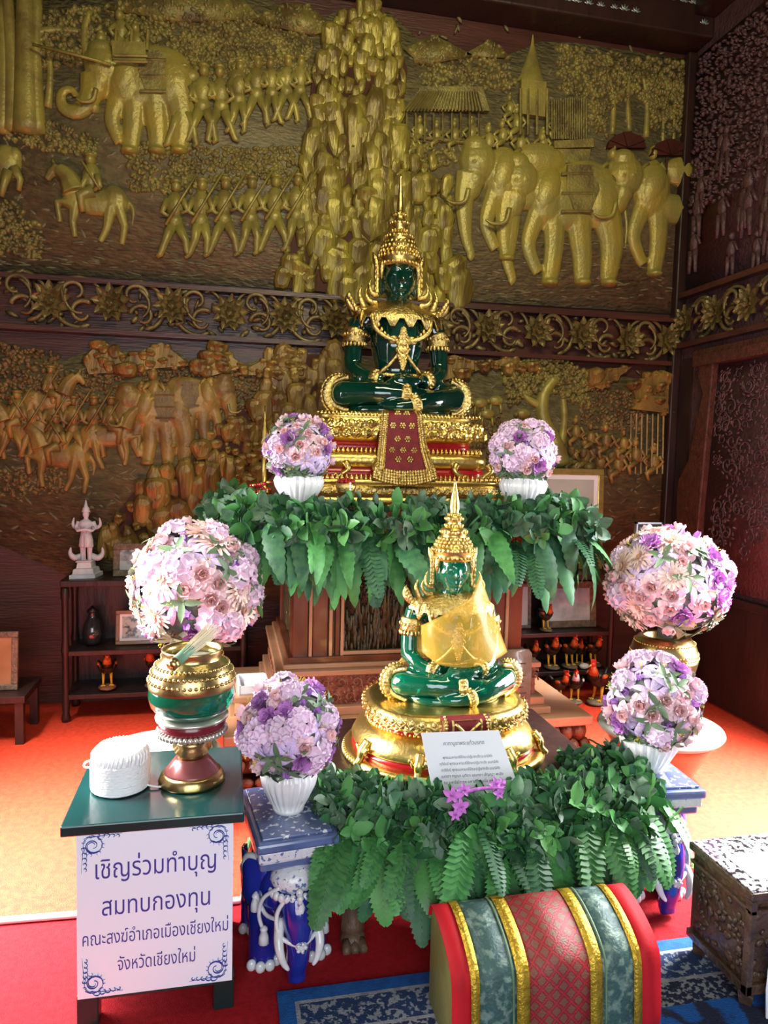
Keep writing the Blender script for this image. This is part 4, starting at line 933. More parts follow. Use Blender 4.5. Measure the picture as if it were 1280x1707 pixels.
for a in (-2.72, -2.05, -1.72, -1.1, -.45):
    b = MB()
    x, y = Ax*cos(a), By*sin(a); tx, ty = -sin(a), cos(a)
    b.tube(smooth_path([(x*.93, y*.93, .095), (x*1.0, y*1.0, .065), (x*1.02, y*1.02, .04), (x*1.09, y*1.09, .02)], 4), [.016,.016,.016,.017,.017,.016,.015,.014,.013,.012,.011,.010,.006], 8)
    for s_ in (-1, 1): b.tube([(x*1.0+tx*s_*(.012+.02*k/6), y*1.0+ty*s_*(.012+.02*k/6), .068-.012*sin(k)) for k in range(7)], .007, 6)
    b.build('scroll_foot', M_['gold'], T2)
b = MB(); b.off([(-.02, .146), (.0, .152), (.012, .168), (.008, .188), (-.006, .203), (-.012, .207), (-.03, .208)], .285, .245, 72, 2.5); b.build('lotus_cushion', M_['gold'], T2)
b = MB()
for i in range(44):
    t = 2*pi*i/44
    for z, s, o_ in ((.186, .017, 0), (.164, .014, .5)):
        a = t+o_*2*pi/44; cc, ss = cos(a), sin(a); e = 2/2.5
        x = .294*abs(cc)**e*(1 if cc > 0 else -1); y = .254*abs(ss)**e*(1 if ss > 0 else -1)
        b.add([(-s, 0, 0), (0, .012, -s), (s, 0, 0), (0, .006, s*1.1)], [(0,1,2,3)], 0, T(x, y, z) @ RZ(a-pi/2)); b.ell((x, y, z), (s*.6, s*.6, s*.6), 6, 4)
b.build('lotus_petals', M_['goldorn'], T2)
b = MB(); prof2 = [(-.235, .211), (-.262, .206), (-.268, .188), (-.266, .165), (-.258, .148), (-.250, .128)]
def strip2(b, f0, f1, dz, m=0, n=6, u0=0, u1=1):
    def fn(u, v):
        u = u0+(u1-u0)*u; t = u*5; i = min(int(t), 4); q = t-i
        return ((f0+(f1-f0)*v)*.085, prof2[i][0]+(prof2[i+1][0]-prof2[i][0])*q-dz, prof2[i][1]+(prof2[i+1][1]-prof2[i][1])*q)
    b.grid(fn, 12, n, m)
strip2(b, -1, 1, 0); c2 = b.build('brocade_hanging', M_['broc'], T2, solid=.005)
b = MB()
for f in (-1, -.62, .55, .93): strip2(b, f, f+.09, .005, n=2)
strip2(b, -.5, .5, .005, n=4, u0=.14, u1=.2)
for k in range(9):
    u = k/9; t = u*5; i = int(t); q = t-i; y = prof2[i][0]+(prof2[i+1][0]-prof2[i][0])*q; z = prof2[i][1]+(prof2[i+1][1]-prof2[i][1])*q
    for s_ in (-1, 1): b.ell((s_*.072, y-.006, z), .006, 6, 4)
for s_ in (-1, 1): b.tube([(s_*.042, -.273, .198), (0, -.276, .158)], .006, 6)
for x, z in ((0, .150), (-.03, .155), (.03, .155), (-.014, .136), (.014, .136)):
    for p in range(6): b.ell((x+.008*cos(p*pi/3), -.266, z+.008*sin(p*pi/3)), (.005, .004, .005), 6, 4)
b.build('gold_pattern', M_['goldorn'], c2)
# ---------------------------------------------------------------- seated crowned statues
def seated(name, label, c, u, kz, m, crown, robe=None, vx=.009):
    o = thing(name, label, 'statue', c)
    K = S(u, u, u*kz); J = M_[m]
    b = MB()
    def E(x, y, z, rx, ry, rz, rot=None): b.ell((x, y, z), (rx, ry, rz), 16, 12, 0, K, rot)
    def TB_(p, r, k=5, n=12):
        P = smooth_path(p, k); L = len(r)-1
        R = [r[min(i//k, L)]+(r[min(i//k+1, L)]-r[min(i//k, L)])*((i % k)/k) for i in range(len(P))]
        b.tube(P, R, n, 0, K)
    E(0, .05, .30, .50, .42, .32)
    TB_([(0,.04,.25), (0,.03,.70), (0,0,1.08), (0,.02,1.40), (0,.02,1.58)], [.42, .36, .45, .46, .26])
    E(0, -.05, 1.18, .46, .30, .32); TB_([(-.56,.02,1.46), (0,.02,1.52), (.56,.02,1.46)], [.19, .24, .19])
    TB_([(0,.02,1.5), (0,0,1.72), (0,0,1.86)], [.26, .20, .19])
    E(0, -.02, 2.12, .275, .29, .38); E(0, -.05, 1.92, .20, .22, .17); E(0, 0, 2.3, .29, .29, .2)
    b.tube([(0,-.29,2.20), (0,-.335,2.08), (0,-.345,2.02)], [.028, .04, .052], 8, 0, K); E(0, -.27, 1.915, .085, .05, .025); E(0, -.265, 1.945, .075, .05, .02); E(0, -.225, 1.81, .07, .06, .05)
    for s in (-1, 1):
        E(s*.12, -.262, 2.135, .078, .035, .03); b.tube([(s*.04,-.293,2.20), (s*.12,-.29,2.235), (s*.21,-.235,2.20)], [.02, .024, .014], 8, 0, K)
        E(s*.285, 0, 2.05, .035, .07, .22)
        TB_([(s*.63,.02,1.44), (s*.72,.02,1.12), (s*.75,-.04,.72)], [.185, .165, .145])
        TB_([(s*.75,-.04,.72), (s*.60,-.30,.56), (s*.32,-.50,.50)], [.145, .125, .095]); E(s*.75, -.02, .70, .145, .15, .15)
        TB_([(s*.25,0,.27), (s*.62,-.16,.30), (s*.93,-.30,.29)], [.29, .25, .20]); E(s*.94, -.30, .29, .19, .19, .19)
        E(s*.16, -.58, .475+.03*s, .17, .11, .065)
        for f in range(4): b.tube([(s*.10, -.57-.05*(f-1.2), .48+.035*s), (-s*.06, -.60-.045*(f-1.2), .49+.035*s), (-s*(.18+.03*(1 if f in (1,2) else 0)), -.58-.04*(f-1.2), .475+.035*s)], [.036, .034, .026], 7, 0, K)
        b.tube([(s*.20, -.52, .53), (s*.10, -.53, .585), (s*.02, -.56, .60)], [.04, .036, .028], 7, 0, K)
    TB_([(-.93,-.32,.29), (-.45,-.58,.30), (.05,-.66,.29)], [.20, .175, .125]); TB_([(.05,-.66,.29), (.28,-.64,.29), (.46,-.58,.31)], [.12, .11, .07])
    TB_([(.93,-.32,.27), (.48,-.66,.20), (.08,-.76,.12)], [.20, .17, .12]); TB_([(.08,-.76,.12), (-.15,-.76,.10), (-.34,-.70,.10)], [.12, .10, .07])
    for f in range(5): b.tube([(.40, -.62+.03*f, .33-.012*f), (.52, -.60+.035*f, .33-.012*f)], [.03, .022], 6, 0, K); b.tube([(-.3, -.76+.03*f, .12), (-.42, -.74+.035*f, .11)], [.03, .022], 6, 0, K)
    b.build('body', J, o, remesh=vx, it=4)
    b = MB(); b.off([(-.02, -.005), (0, .01), (.0, .10), (-.03, .115)], .86, .70, 64, 2.6, 0, (0, -.05, 0), K); b.build('seat_slab', J, o)
    G = M_['gold']; GO = M_['goldorn']
    # crown
    b = MB(); b.lathe(crown[0], 36, 0, K, c=(0, 0, 0)); cr = b.build('crown', G, o)
    b = MB()
    for r, z, n, s in crown[1]:
        for k in range(n): a = 2*pi*k/n; b.ell((r*cos(a), r*sin(a), z), (s, s, s*1.25), 6, 4, 0, K)
    b.build('crown_beading', GO, cr)
    for s in (-1, 1):
        b = MB(); b.tube(smooth_path([(s*.28,-.10,2.36), (s*.315,-.12,2.2), (s*.30,-.11,2.08)], 4), [.05,.055,.055,.05,.045,.04,.03,.02,.012], 8, 0, K)
        b.tube(smooth_path([(s*.44,.02,2.50), (s*.36,0,2.28), (s*.36,0,1.95), (s*.37,-.02,1.80)], 4), [.008,.03,.055,.06,.06,.055,.05,.045,.045,.05,.06,.05,.02], 8, 0, K)
        for z, d in ((1.74, .16), (1.86, .1)): b.tube(smooth_path([(s*.36,-.05,z-.02), (s*(.40+d*.6),-.08,z), (s*(.40+d),-.06,z+.12), (s*(.38+d*.8),-.04,z+.24)], 4), [.045,.045,.042,.04,.038,.036,.034,.03,.026,.02,.016,.01,.004], 7, 0, K)
        for k in range(6): b.ell((s*.395, -.04, 1.85+k*.085), (.025, .03, .045), 6, 5, 0, K)
        b.build('ear_ornament', GO, o)
        if not (robe and s > 0):
            b = MB()                                              # shoulder flame
            b.ell((s*.60, -.02, 1.58), (.15, .15, .08), 12, 8, 0, K)
            b.tube(smooth_path([(s*.58,-.04,1.58), (s*.76,-.05,1.62), (s*.86,-.04,1.74), (s*.82,-.03,1.88)], 4), [.07,.07,.068,.066,.063,.06,.055,.05,.042,.035,.027,.016,.004], 8, 0, K)
            b.tube(smooth_path([(s*.56,-.04,1.60), (s*.62,-.05,1.72), (s*.66,-.04,1.84), (s*.62,-.03,1.97)], 4), [.06,.06,.058,.055,.052,.048,.044,.04,.034,.028,.022,.014,.004], 8, 0, K)
            for k in range(5): b.ell((s*(.72+.03*k), -.10, 1.60+.05*k), (.04, .03, .05), 7, 5, 0, K)
            b.tube(smooth_path([(s*.62,-.18,1.58), (s*.66,-.22,1.45), (s*.63,-.20,1.32)], 4), .026, 6, 0, K)
            b.build('shoulder_ornament', GO, o)
        b = MB(); b.lathe([(.175, -.11), (.195, -.10), (.185, -.06), (.20, -.03), (.19, .02), (.205, .06), (.195, .11), (.17, .115)], 28, 0, K @ T(s*.705, .015, 1.2) @ RY(-s*.16))
        for k in range(18): a = 2*pi*k/18; b.ell((.19*cos(a), .19*sin(a), -.13), (.03, .03, .045), 6, 4, 0, K @ T(s*.71, .015, 1.2)); b.ell((.20*cos(a), .20*sin(a), .02), (.025, .025, .03), 6, 4, 0, K @ T(s*.705, .015, 1.2))
        b.build('armlet', GO, o)
        b = MB(); b.lathe([(.10, -.09), (.125, -.07), (.12, 0), (.13, .07), (.10, .09)], 20, 0, K @ T(s*.43, -.42, .525) @ align(V((s*.8, .62, .1))))
        for k in range(14): a = 2*pi*k/14; b.ell((.128*cos(a), .128*sin(a), .0), (.03, .03, .04), 6, 4, 0, K @ T(s*.43, -.42, .525) @ align(V((s*.8, .62, .1))))
        b.build('wrist_cuff', GO, o)
        b = MB(); n = 18; c0 = (s*.93, .29)                  # knee crescent
        for k in range(n):
            a0 = -1.75+3.5*k/(n-1); q = .085*sin(pi*(k+.6)/(n+.2))+.02
            x, z = c0[0]+s*(.16+.0*k)*cos(a0)*1.25, c0[1]+.27*sin(a0)
            b.ell((x+s*q*.5, -.20-.06*cos(a0), z), (q*.9, .05, q*.75), 8, 6, 0, K)
            b.ell((x+s*q*1.25*cos(a0), -.19, z+q*.8*sin(a0)), (q*.5, .035, q*.5), 7, 5, 0, K)
        b.tube(smooth_path([(s*.86, -.42, c0[1]-.26), (s*1.06, -.30, c0[1]-.18), (s*1.16, -.24, c0[1]), (s*1.06, -.26, c0[1]+.18), (s*.86, -.36, c0[1]+.25)], 5), .04, 7, 0, K)
        b.build('knee_ornament', GO, o)
    for p, d in (((.02, -.66, .29), (1, -.12, 0)), ((.14, -.75, .135), (.85, .2, .2))):
        b = MB(); A = K @ T(*p) @ align(V(d)); b.lathe([(.135, -.08), (.155, -.06), (.145, 0), (.155, .06), (.135, .08)], 22, 0, A)
        for k in range(12): a = 2*pi*k/12; b.ell((.15*cos(a), .15*sin(a), 0), (.034, .034, .05), 6, 5, 0, A)
        b.build('ankle_band', GO, o)
    b = MB(); rs = []; n = 64                                 # broad pointed collar
    for q, (r, z, tz) in enumerate(((.23, 1.72, 0), (.28, 1.735, 0), (.40, 1.67, 0), (.58, 1.575, 0), (.66, 1.50, .12))):
        rs.append([((r*(1.16 if r > .35 else 1)+0)*cos(2*pi*k/n), r*.72*sin(2*pi*k/n)-.02, z-tz*(k % 4 in (1, 2))-.10*(r > .35)*abs(sin(2*pi*k/n))*r) for k in range(n)])
    b.rings(rs, 0, K, False); b.build('collar', GO, o, solid=.006*u/.3)
    b = MB()
    for s in (-1, 1):
        b.tube(smooth_path([(s*.50,-.30,1.52), (s*.46,-.40,1.30), (s*.30,-.44,1.16), (s*.10,-.43,1.10)], 4), .038, 7, 0, K); b.tube(smooth_path([(s*.06,-.43,.92), (s*.20,-.40,.76), (s*.34,-.36,.64)], 4), .032, 7, 0, K)
        for k in range(8): b.ell((s*(.10+.05*k), -.45+.006*k*k*.2, 1.105+.004*k*k*1.6), (.03, .025, .04), 6, 4, 0, K)
        b.ell((s*.16, -.42, 1.12), (.09, .04, .07), 10, 7, 0, K)
    for z, r in ((1.25,.05), (1.17,.085), (1.08,.12), (.98,.13), (.88,.10), (.80,.06), (.73,.03)):
        b.ell((0, -.435, z), (r, .05, .07), 12, 8, 0, K)
        for k in range(8): a = k*pi/4; b.ell((r*.8*cos(a), -.47, z+.05*sin(a)), (.024, .024, .03), 6, 4, 0, K)
    b.tube(smooth_path([(-.40,-.26,.62), (0,-.38,.585), (.40,-.26,.62)], 5), .04, 7, 0, K)
    b.build('chest_ornament', GO, o)
    if robe: robe(o, K)
    return o
crownA = ([(.25,2.27),(.335,2.29),(.345,2.33),(.335,2.37),(.36,2.40),(.36,2.45),(.33,2.47),(.32,2.53),(.275,2.64),(.22,2.70),(.235,2.72),(.235,2.76),(.15,2.80),(.125,2.9),(.15,2.93),(.145,2.97),(.10,3.0),(.085,3.06),(.10,3.09),(.06,3.13),(.055,3.25),(.035,3.45),(.02,3.62),(.03,3.655),(.004,3.70)],
          [(.35,2.31,30,.024),(.36,2.43,30,.028),(.33,2.50,26,.03),(.30,2.57,24,.03),(.26,2.64,22,.03),(.23,2.74,20,.026),(.145,2.83,16,.024),(.15,2.95,16,.024),(.10,3.08,12,.02)])
crownB = ([(.25,2.27),(.335,2.29),(.345,2.36),(.335,2.40),(.36,2.43),(.36,2.50),(.32,2.52),(.29,2.60),(.23,2.70),(.215,2.73),(.225,2.75),(.225,2.85),(.16,2.88),(.125,2.95),(.115,2.99),(.15,3.02),(.15,3.08),(.11,3.11),(.075,3.17),(.088,3.26),(.080,3.38),(.045,3.58),(.018,3.74),(.004,3.80)],
          [(.35,2.34,30,.024),(.36,2.47,30,.028),(.315,2.55,26,.032),(.285,2.61,24,.032),(.25,2.67,22,.03),(.225,2.80,20,.028),(.15,2.92,16,.024),(.15,3.05,16,.026),(.105,3.13,14,.02)])
crownB = ([(r, z if z < 2.5 else 2.5+(z-2.5)*.88) for r, z in crownB[0]], [(r, z if z < 2.5 else 2.5+(z-2.5)*.88, n, s) for r, z, n, s in crownB[1]])
seated('seated_statue', 'larger seated emerald glass statue with gold crown, on the throne of the upper altar', (.85, 3.68, 1.712), .308, 1.07, 'jade', crownA, vx=.0085)
M_['robe'] = mat('sheer_golden_robe', (.78,.47,.04), .35, 0, (.88,.60,.08), 5, .3, 14, alpha=.30, coat=.15)
def robe(o, K):
    top = smooth_path([(-.60,-.20,1.22), (-.46,-.46,1.36), (-.10,-.52,1.56), (.22,-.42,1.74), (.46,-.12,2.04)], 5); bot = smooth_path([(-.60,-.36,.80), (-.36,-.60,.66), (.06,-.68,.62), (.52,-.58,.66), (.98,-.22,.72)], 5)
    def fn(u, v):
        i = u*20; k = min(int(i), 19); q = i-k; A = top[k].lerp(top[k+1], q); B = bot[k].lerp(bot[k+1], q); p = A.lerp(B, v)
        f = .022*sin(7*u+5*v)*sin(pi*v)+.012*sin(19*u-3*v); return (p.x, p.y-.10*sin(pi*v)*sin(pi*u)-f, p.z)
    b = MB(); b.grid(fn, 30, 18, 0, K)
    b.grid(lambda u, v: tuple(V((.46,-.12,2.04)).lerp(V((.98,-.22,.72)).lerp(V((.70,.40,.74)), u), v) + V((0, .05*sin(pi*v)*u, 0))), 8, 14, 0, K)
    b.grid(lambda u, v: tuple(V((-.58,-.14,1.10)).lerp(V((-.52,-.2,.70)).lerp(V((-.95,.05,.50)), u), v)), 6, 8, 0, K)
    r = b.build('robe', M_['robe'], o, solid=.0025); r['label'] = 'sheer golden robe draped over one shoulder'
seated('seated_statue', 'smaller seated green glass statue in a sheer yellow robe, on the lower altar', (.815, 2.52, .628), .212, 1.03, 'jade2', crownB, robe, vx=.0065)
# ---------------------------------------------------------------- green table with sign, bowl, whisk, string
M_['gpaint'] = mat('dark_green_gloss_paint', (.003,.028,.028), .2, 0, (.004,.040,.039), 4, coat=.25); M_['gpaint2'] = mat('black_green_paint', (.008,.024,.024), .3)
t = thing('side_table', 'small dark green painted table at left carrying the bowl and string ball', 'table', (-.17, 2.06, 0))
MB().box(-.40, .05, 1.845, 2.285, .537, .565).build('table_top', M_['gpaint'], t, world=True, smooth=False, bevel=.004)
b = MB(); b.box(-.365, .02, 1.885, 1.9, .07, .537); b.box(-.365, .02, 2.23, 2.245, .07, .537); b.box(-.365, -.35, 1.885, 2.245, .07, .537); b.box(.005, .02, 1.885, 2.245, .07, .537)
b.build('side_panels', M_['gpaint'], t, world=True, smooth=False)
for x in (-.345, .0):
    for y in (1.905, 2.225): MB().box(x-.027, x+.027, y-.025, y+.025, 0, .09).build('leg', M_['gpaint2'], t, world=True, smooth=False, bevel=.004)
M_['signw'] = mat('white_sign_board', (.80,.89,.98), .35); M_['ink'] = mat('blue_violet_ink', (.05,.045,.30), .5); M_['ink2'] = mat('dark_print', (.03,.03,.06), .6)
SG = thing('sign_board', 'white board lettered in blue Thai script, fixed on the front of the green table', 'sign', (-.173, 1.874, .315))
SX0, SX1, SZ0, SZ1 = -.368, .022, .085, .535
MB().box(SX0, SX1, 1.874, 1.882, SZ0, SZ1).build('board', M_['signw'], SG, world=True, smooth=False)
from mathutils.geometry import interpolate_bezier, tessellate_polygon
def text(s, name, par, loc, size, m, rot=None, width=None):
    cu = bpy.data.curves.new(name, 'FONT'); cu.body = s; cu.size = size; cu.align_x = 'CENTER'
    o = bpy.data.objects.new(name, cu); COL.objects.link(o)
    for q in bpy.context.selected_objects: q.select_set(False)
    o.select_set(True); bpy.context.view_layer.objects.active = o
    bpy.ops.object.convert(target='CURVE')
    o = bpy.context.view_layer.objects.active; loops = []
    for sp in o.data.splines:
        P = sp.bezier_points; L = []
        for k in range(len(P)):
            a, q = P[k], P[(k+1) % len(P)]; L += interpolate_bezier(a.co, a.handle_right, q.handle_left, q.co, 7)[:-1]
        ar = sum(L[k].x*L[(k+1) % len(L)].y-L[(k+1) % len(L)].x*L[k].y for k in range(len(L)))/2
        if abs(ar) > 1e-9: loops.append((ar, L))
    bpy.data.objects.remove(o)
    sg = 1 if max(loops, key=lambda t: abs(t[0]))[0] > 0 else -1        # outer contours run one way, counters the other
    vs = []; fs = []
    for ar, L in loops:
        if ar*sg < 0: continue
        poly = [(p.x, p.y) for p in L]
        holes = [H for h, H in loops if h*sg < 0 and abs(h) < abs(ar) and sum(inside((p.x, p.y), poly) for p in H) > len(H)*.6]
        flat = [p for l in [L]+holes for p in l]; o0 = len(vs); vs += [(p.x, p.y, 0) for p in flat]
        fs += [tuple(t_+o0 for t_ in tri) for tri in tessellate_polygon([L]+holes)]
    xs = [v[0] for v in vs]; k = width/(max(xs)-min(xs)) if width else 1; mid = (max(xs)+min(xs))/2
    b = MB(); b.add([((x-mid)*k, y, z) for x, y, z in vs], fs); e = b.build(name, M_[m], par, smooth=False)
    e.matrix_local = T(*(V(loc)-par.location)) @ (rot if rot is not None else RX(pi/2)); return e
for s, z, sz, w_ in (('เชิญร่วมทำบุญ', .405, .072, .300), ('สมทบกองทุน', .305, .070, .270), ('คณะสงฆ์อำเภอเมืองเชียงใหม่', .228, .050, .365), ('จังหวัดเชียงใหม่', .152, .050, .195)):
    text(s, 'lettering', SG, (-.172, 1.8735, z), sz, 'ink', width=w_)
for cx_, cz_, fx, fz in ((SX0+.008, SZ1-.008, 1, -1), (SX1-.008, SZ1-.008, -1, -1), (SX0+.008, SZ0+.008, 1, 1), (SX1-.008, SZ0+.008, -1, 1)):
    b = MB(); q = lambda x, y: (cx_+fx*x, 1.8732, cz_+fz*y)
    def crl(x, y, R, a0, a1, w_, n=18): b.tube([q(x+R*(1-.75*i/n)*cos(a0+(a1-a0)*i/n), y+R*(1-.75*i/n)*sin(a0+(a1-a0)*i/n)) for i in range(n+1)], [w_*(.6+.6*sin(pi*i/n)) for i in range(n+1)], 5, flat=.3)
    crl(.032, .032, .028, 3.9, 14, .0034, 24); crl(.032, .032, .020, 0.8, 6, .0024, 10)
    for a in range(7): crl(.032+.027*cos(.9*a), .032+.027*sin(.9*a), .008, .9*a+1.5, .9*a+5.5, .0018, 8)
    for k in range(5):
        x = .042+.013*k; h = .013*(1-k*.13)
        crl(x, .008+.001*k, h, 3.4, 7.6, .0028, 9); crl(.008+.001*k, x, h, 1.3, -3.0, .0028, 9)
    b.tube([q(.004, .104), q(.007, .06), q(.01, .02), q(.02, .01), q(.06, .007), q(.104, .004)], [.0008, .0018, .0022, .0022, .0018, .0008], 5, flat=.3)
    b.build('corner_scroll', M_['ink'], SG, world=True)

bw = thing('bowl_stand', 'gilded footed stand with dark red bands, holding the green bowl', 'stand', (-.093, 2.06, .565))
b = MB(); b.lathe([(.066,0),(.068,.006),(.062,.022),(.058,.026)], 48); b.lathe([(.030,.058),(.029,.066),(.036,.074),(.028,.084),(.032,.092),(.03,.10)], 48); b.lathe([(.028,.098),(.040,.110),(.058,.120),(.062,.126)], 48); b.build('stem', M_['brass'], bw)
b = MB(); b.lathe([(.058,.024),(.054,.03),(.036,.056),(.030,.060)], 48); b.build('foot', mat('pinkish_red_lacquer', (.25,.07,.07), .3, .2, coat=.3), bw)
b = MB(); b.lathe([(.060,.124),(.068,.132),(.070,.152),(.066,.155)], 48); b.build('red_band', mat('dark_red_lacquer', (.16,.012,.02), .25, coat=.5), bw)
b = MB(); b.lathe([(.064,.152),(.074,.154),(.0745,.160),(.060,.163)], 48)
for k in range(44): a = 2*pi*k/44; b.ell((.068*cos(a), .068*sin(a), .124), (.006, .006, .008), 6, 4)
b.build('rim', mat('silvery_gilt', (.75,.72,.62), .3, .8), bw)
bw.scale = (1.36, 1.36, 1.21)
bo = thing('water_bowl', 'round bowl of green glass with a chased gold shoulder, on the gilded stand', 'bowl', (-.093, 2.06, .762))
bo.scale = (1.58, 1.58, 1.40)
b = MB(); b.lathe([(.04,0),(.060,.006),(.072,.022),(.0765,.042),(.075,.060)], 56, cap=False); b.build('green_body', M_['jade2'], bo)
b = MB(); b.lathe([(.0755,.058),(.0765,.064),(.073,.084),(.064,.104),(.052,.113),(.050,.118),(.052,.130),(.054,.134),(.050,.134),(.047,.118),(.060,.09),(.068,.06)], 56, cap=False)
for k in range(3):
    for i in range(48): a = 2*pi*i/48; r = (.0745, .070, .063)[k]; b.ell((r*cos(a), r*sin(a), (.075, .09, .103)[k]), (.004, .004, .004), 6, 4)
b.build('gold_shoulder', M_['brass'], bo)
b = MB(); b.lathe([(.001,.112),(.048,.112)], 32, cap=False); b.build('water', mat('water_surface', (.35,.38,.35), .03, coat=1), bo)
wh = thing('sprinkling_whisk', 'bundle of pale bamboo sticks bound with green tape, lying across the bowl', 'whisk', (-.10, 2.03, .93))
A_, B_ = V((-.142, 1.935, .935)), V((-.035, 2.075, 1.0)); D_ = (B_-A_).normalized(); Q = align(D_)
b = MB(); b.lathe([(.0155,0),(.0155,.02),(.012,.02),(.012,.0)], 20, M=T(*A_) @ Q); b.build('butt_ring', M_['brass'], wh, world=True)
b = MB(); b.tube([tuple(A_+D_*.015), tuple(A_+D_*.085)], .015, 16); b.build('green_tape', mat('sage_green_tape', (.12,.24,.15), .6), wh, world=True)
b = MB()
for k in range(70):
    a = k*2.4; r = .0105*sqrt((k+.5)/70); p = A_+D_*.002+Q.to_3x3() @ V((r*cos(a), r*sin(a), 0)); e = A_+D_*rnd.uniform(.16, .20)+Q.to_3x3() @ V((2.3*r*cos(a), 2.3*r*sin(a), 0)); b.tube([tuple(p), tuple(p.lerp(e, .4)), tuple(e)], .0009, 4)
b.build('bamboo_sticks', mat('pale_bamboo', (.66,.58,.42), .6), wh, world=True)
sp = thing('string_ball', 'large roll of white cotton cord on the left of the green table', 'cord roll', (-.285, 2.05, .565))
b = MB(); b.lathe([(.055,0),(.068,.006),(.074,.03),(.076,.065),(.074,.09),(.073,.102),(.067,.115),(.054,.122),(.036,.123),(.02,.120),(.012,.116)], 48); b.build('core', M_['string'], sp)
b = MB()
for k in range(46):
    a0 = rnd.uniform(0, 6.28); z0 = rnd.uniform(.006, .085); tl = rnd.uniform(-.012, .012)
    b.tube([((.0755-.5*max(0, abs(z0+tl*sin(a0+i*.262)-.05)-.02)**1.6)*cos(a0+i*.262), (.0755-.5*max(0, abs(z0+tl*sin(a0+i*.262)-.05)-.02)**1.6)*sin(a0+i*.262), max(.0045, z0+tl*sin(a0+i*.262))) for i in range(25)], .0042, 6)
for k in range(40):
    a = 2*pi*k/40+rnd.uniform(-.05,.05); b.tube([(.074*cos(a), .074*sin(a), .08), (.0735*cos(a+.06), .0735*sin(a+.06), .102), (.056*cos(a+.16), .056*sin(a+.16), .121), (.016*cos(a+.45), .016*sin(a+.45), .120)], .0038, 5)
b.build('windings', M_['string'], sp)
b = MB(); b.tube(smooth_path([(-.070,-.02,.07), (-.088,-.03,.075), (-.086,-.03,.088), (-.068,-.02,.09)], 4), .003, 6); b.tube(smooth_path([(.07,-.02,.01), (.10,-.03,.006), (.13,-.025,.005), (.152,-.0,.005)], 4), .003, 6); b.build('loose_end', M_['string'], sp)
bx = thing('open_box', 'small open white box on the ledge behind the left bouquet', 'box', (.12, 3.0, .30))
# tall post that carries it is the pale edge of the pedestal step
b = MB(); b.box(.055, .175, 3.06, 3.075, .385, .40)
bx.location = (.125, 3.40, .39); bx.rotation_euler = (0, 0, .05)
b = MB(); b.box(-.07, .07, -.10, .10, 0, .006); b.box(-.07, .07, -.10, -.092, 0, .04); b.box(-.07, .07, .092, .10, 0, .04); b.box(-.07, -.062, -.10, .10, 0, .04); b.box(.062, .07, -.10, .10, 0, .04); b.build('tray', M_['whitemat'], bx, smooth=False)
st = thing('wooden_stand', 'plain pale wooden stand under the white open box', 'stand', (.10, 3.40, 0)); st.location = (.105, 3.4, .301)
MB().box(-.085, .07, -.13, .13, .06, .088).build('top', M_['palewood'], st, smooth=False, bevel=.004)
for x in (-.075, .055):
    for y in (-.11, .11): MB().box(x-.01, x+.01, y-.01, y+.01, 0, .06).build('leg', M_['palewood'], st, smooth=False)
dish = thing('brass_dish', 'small brass dish on a foot behind the bowl, beside the glazed basin', 'dish', (-.255, 3.36, 0))
b = MB(); b.lathe([(.07,0),(.075,.01),(.03,.03),(.028,.14),(.06,.165),(.10,.185),(.105,.19),(.09,.187),(.04,.175)], 40); b.build('bowl', M_['gold'], dish)

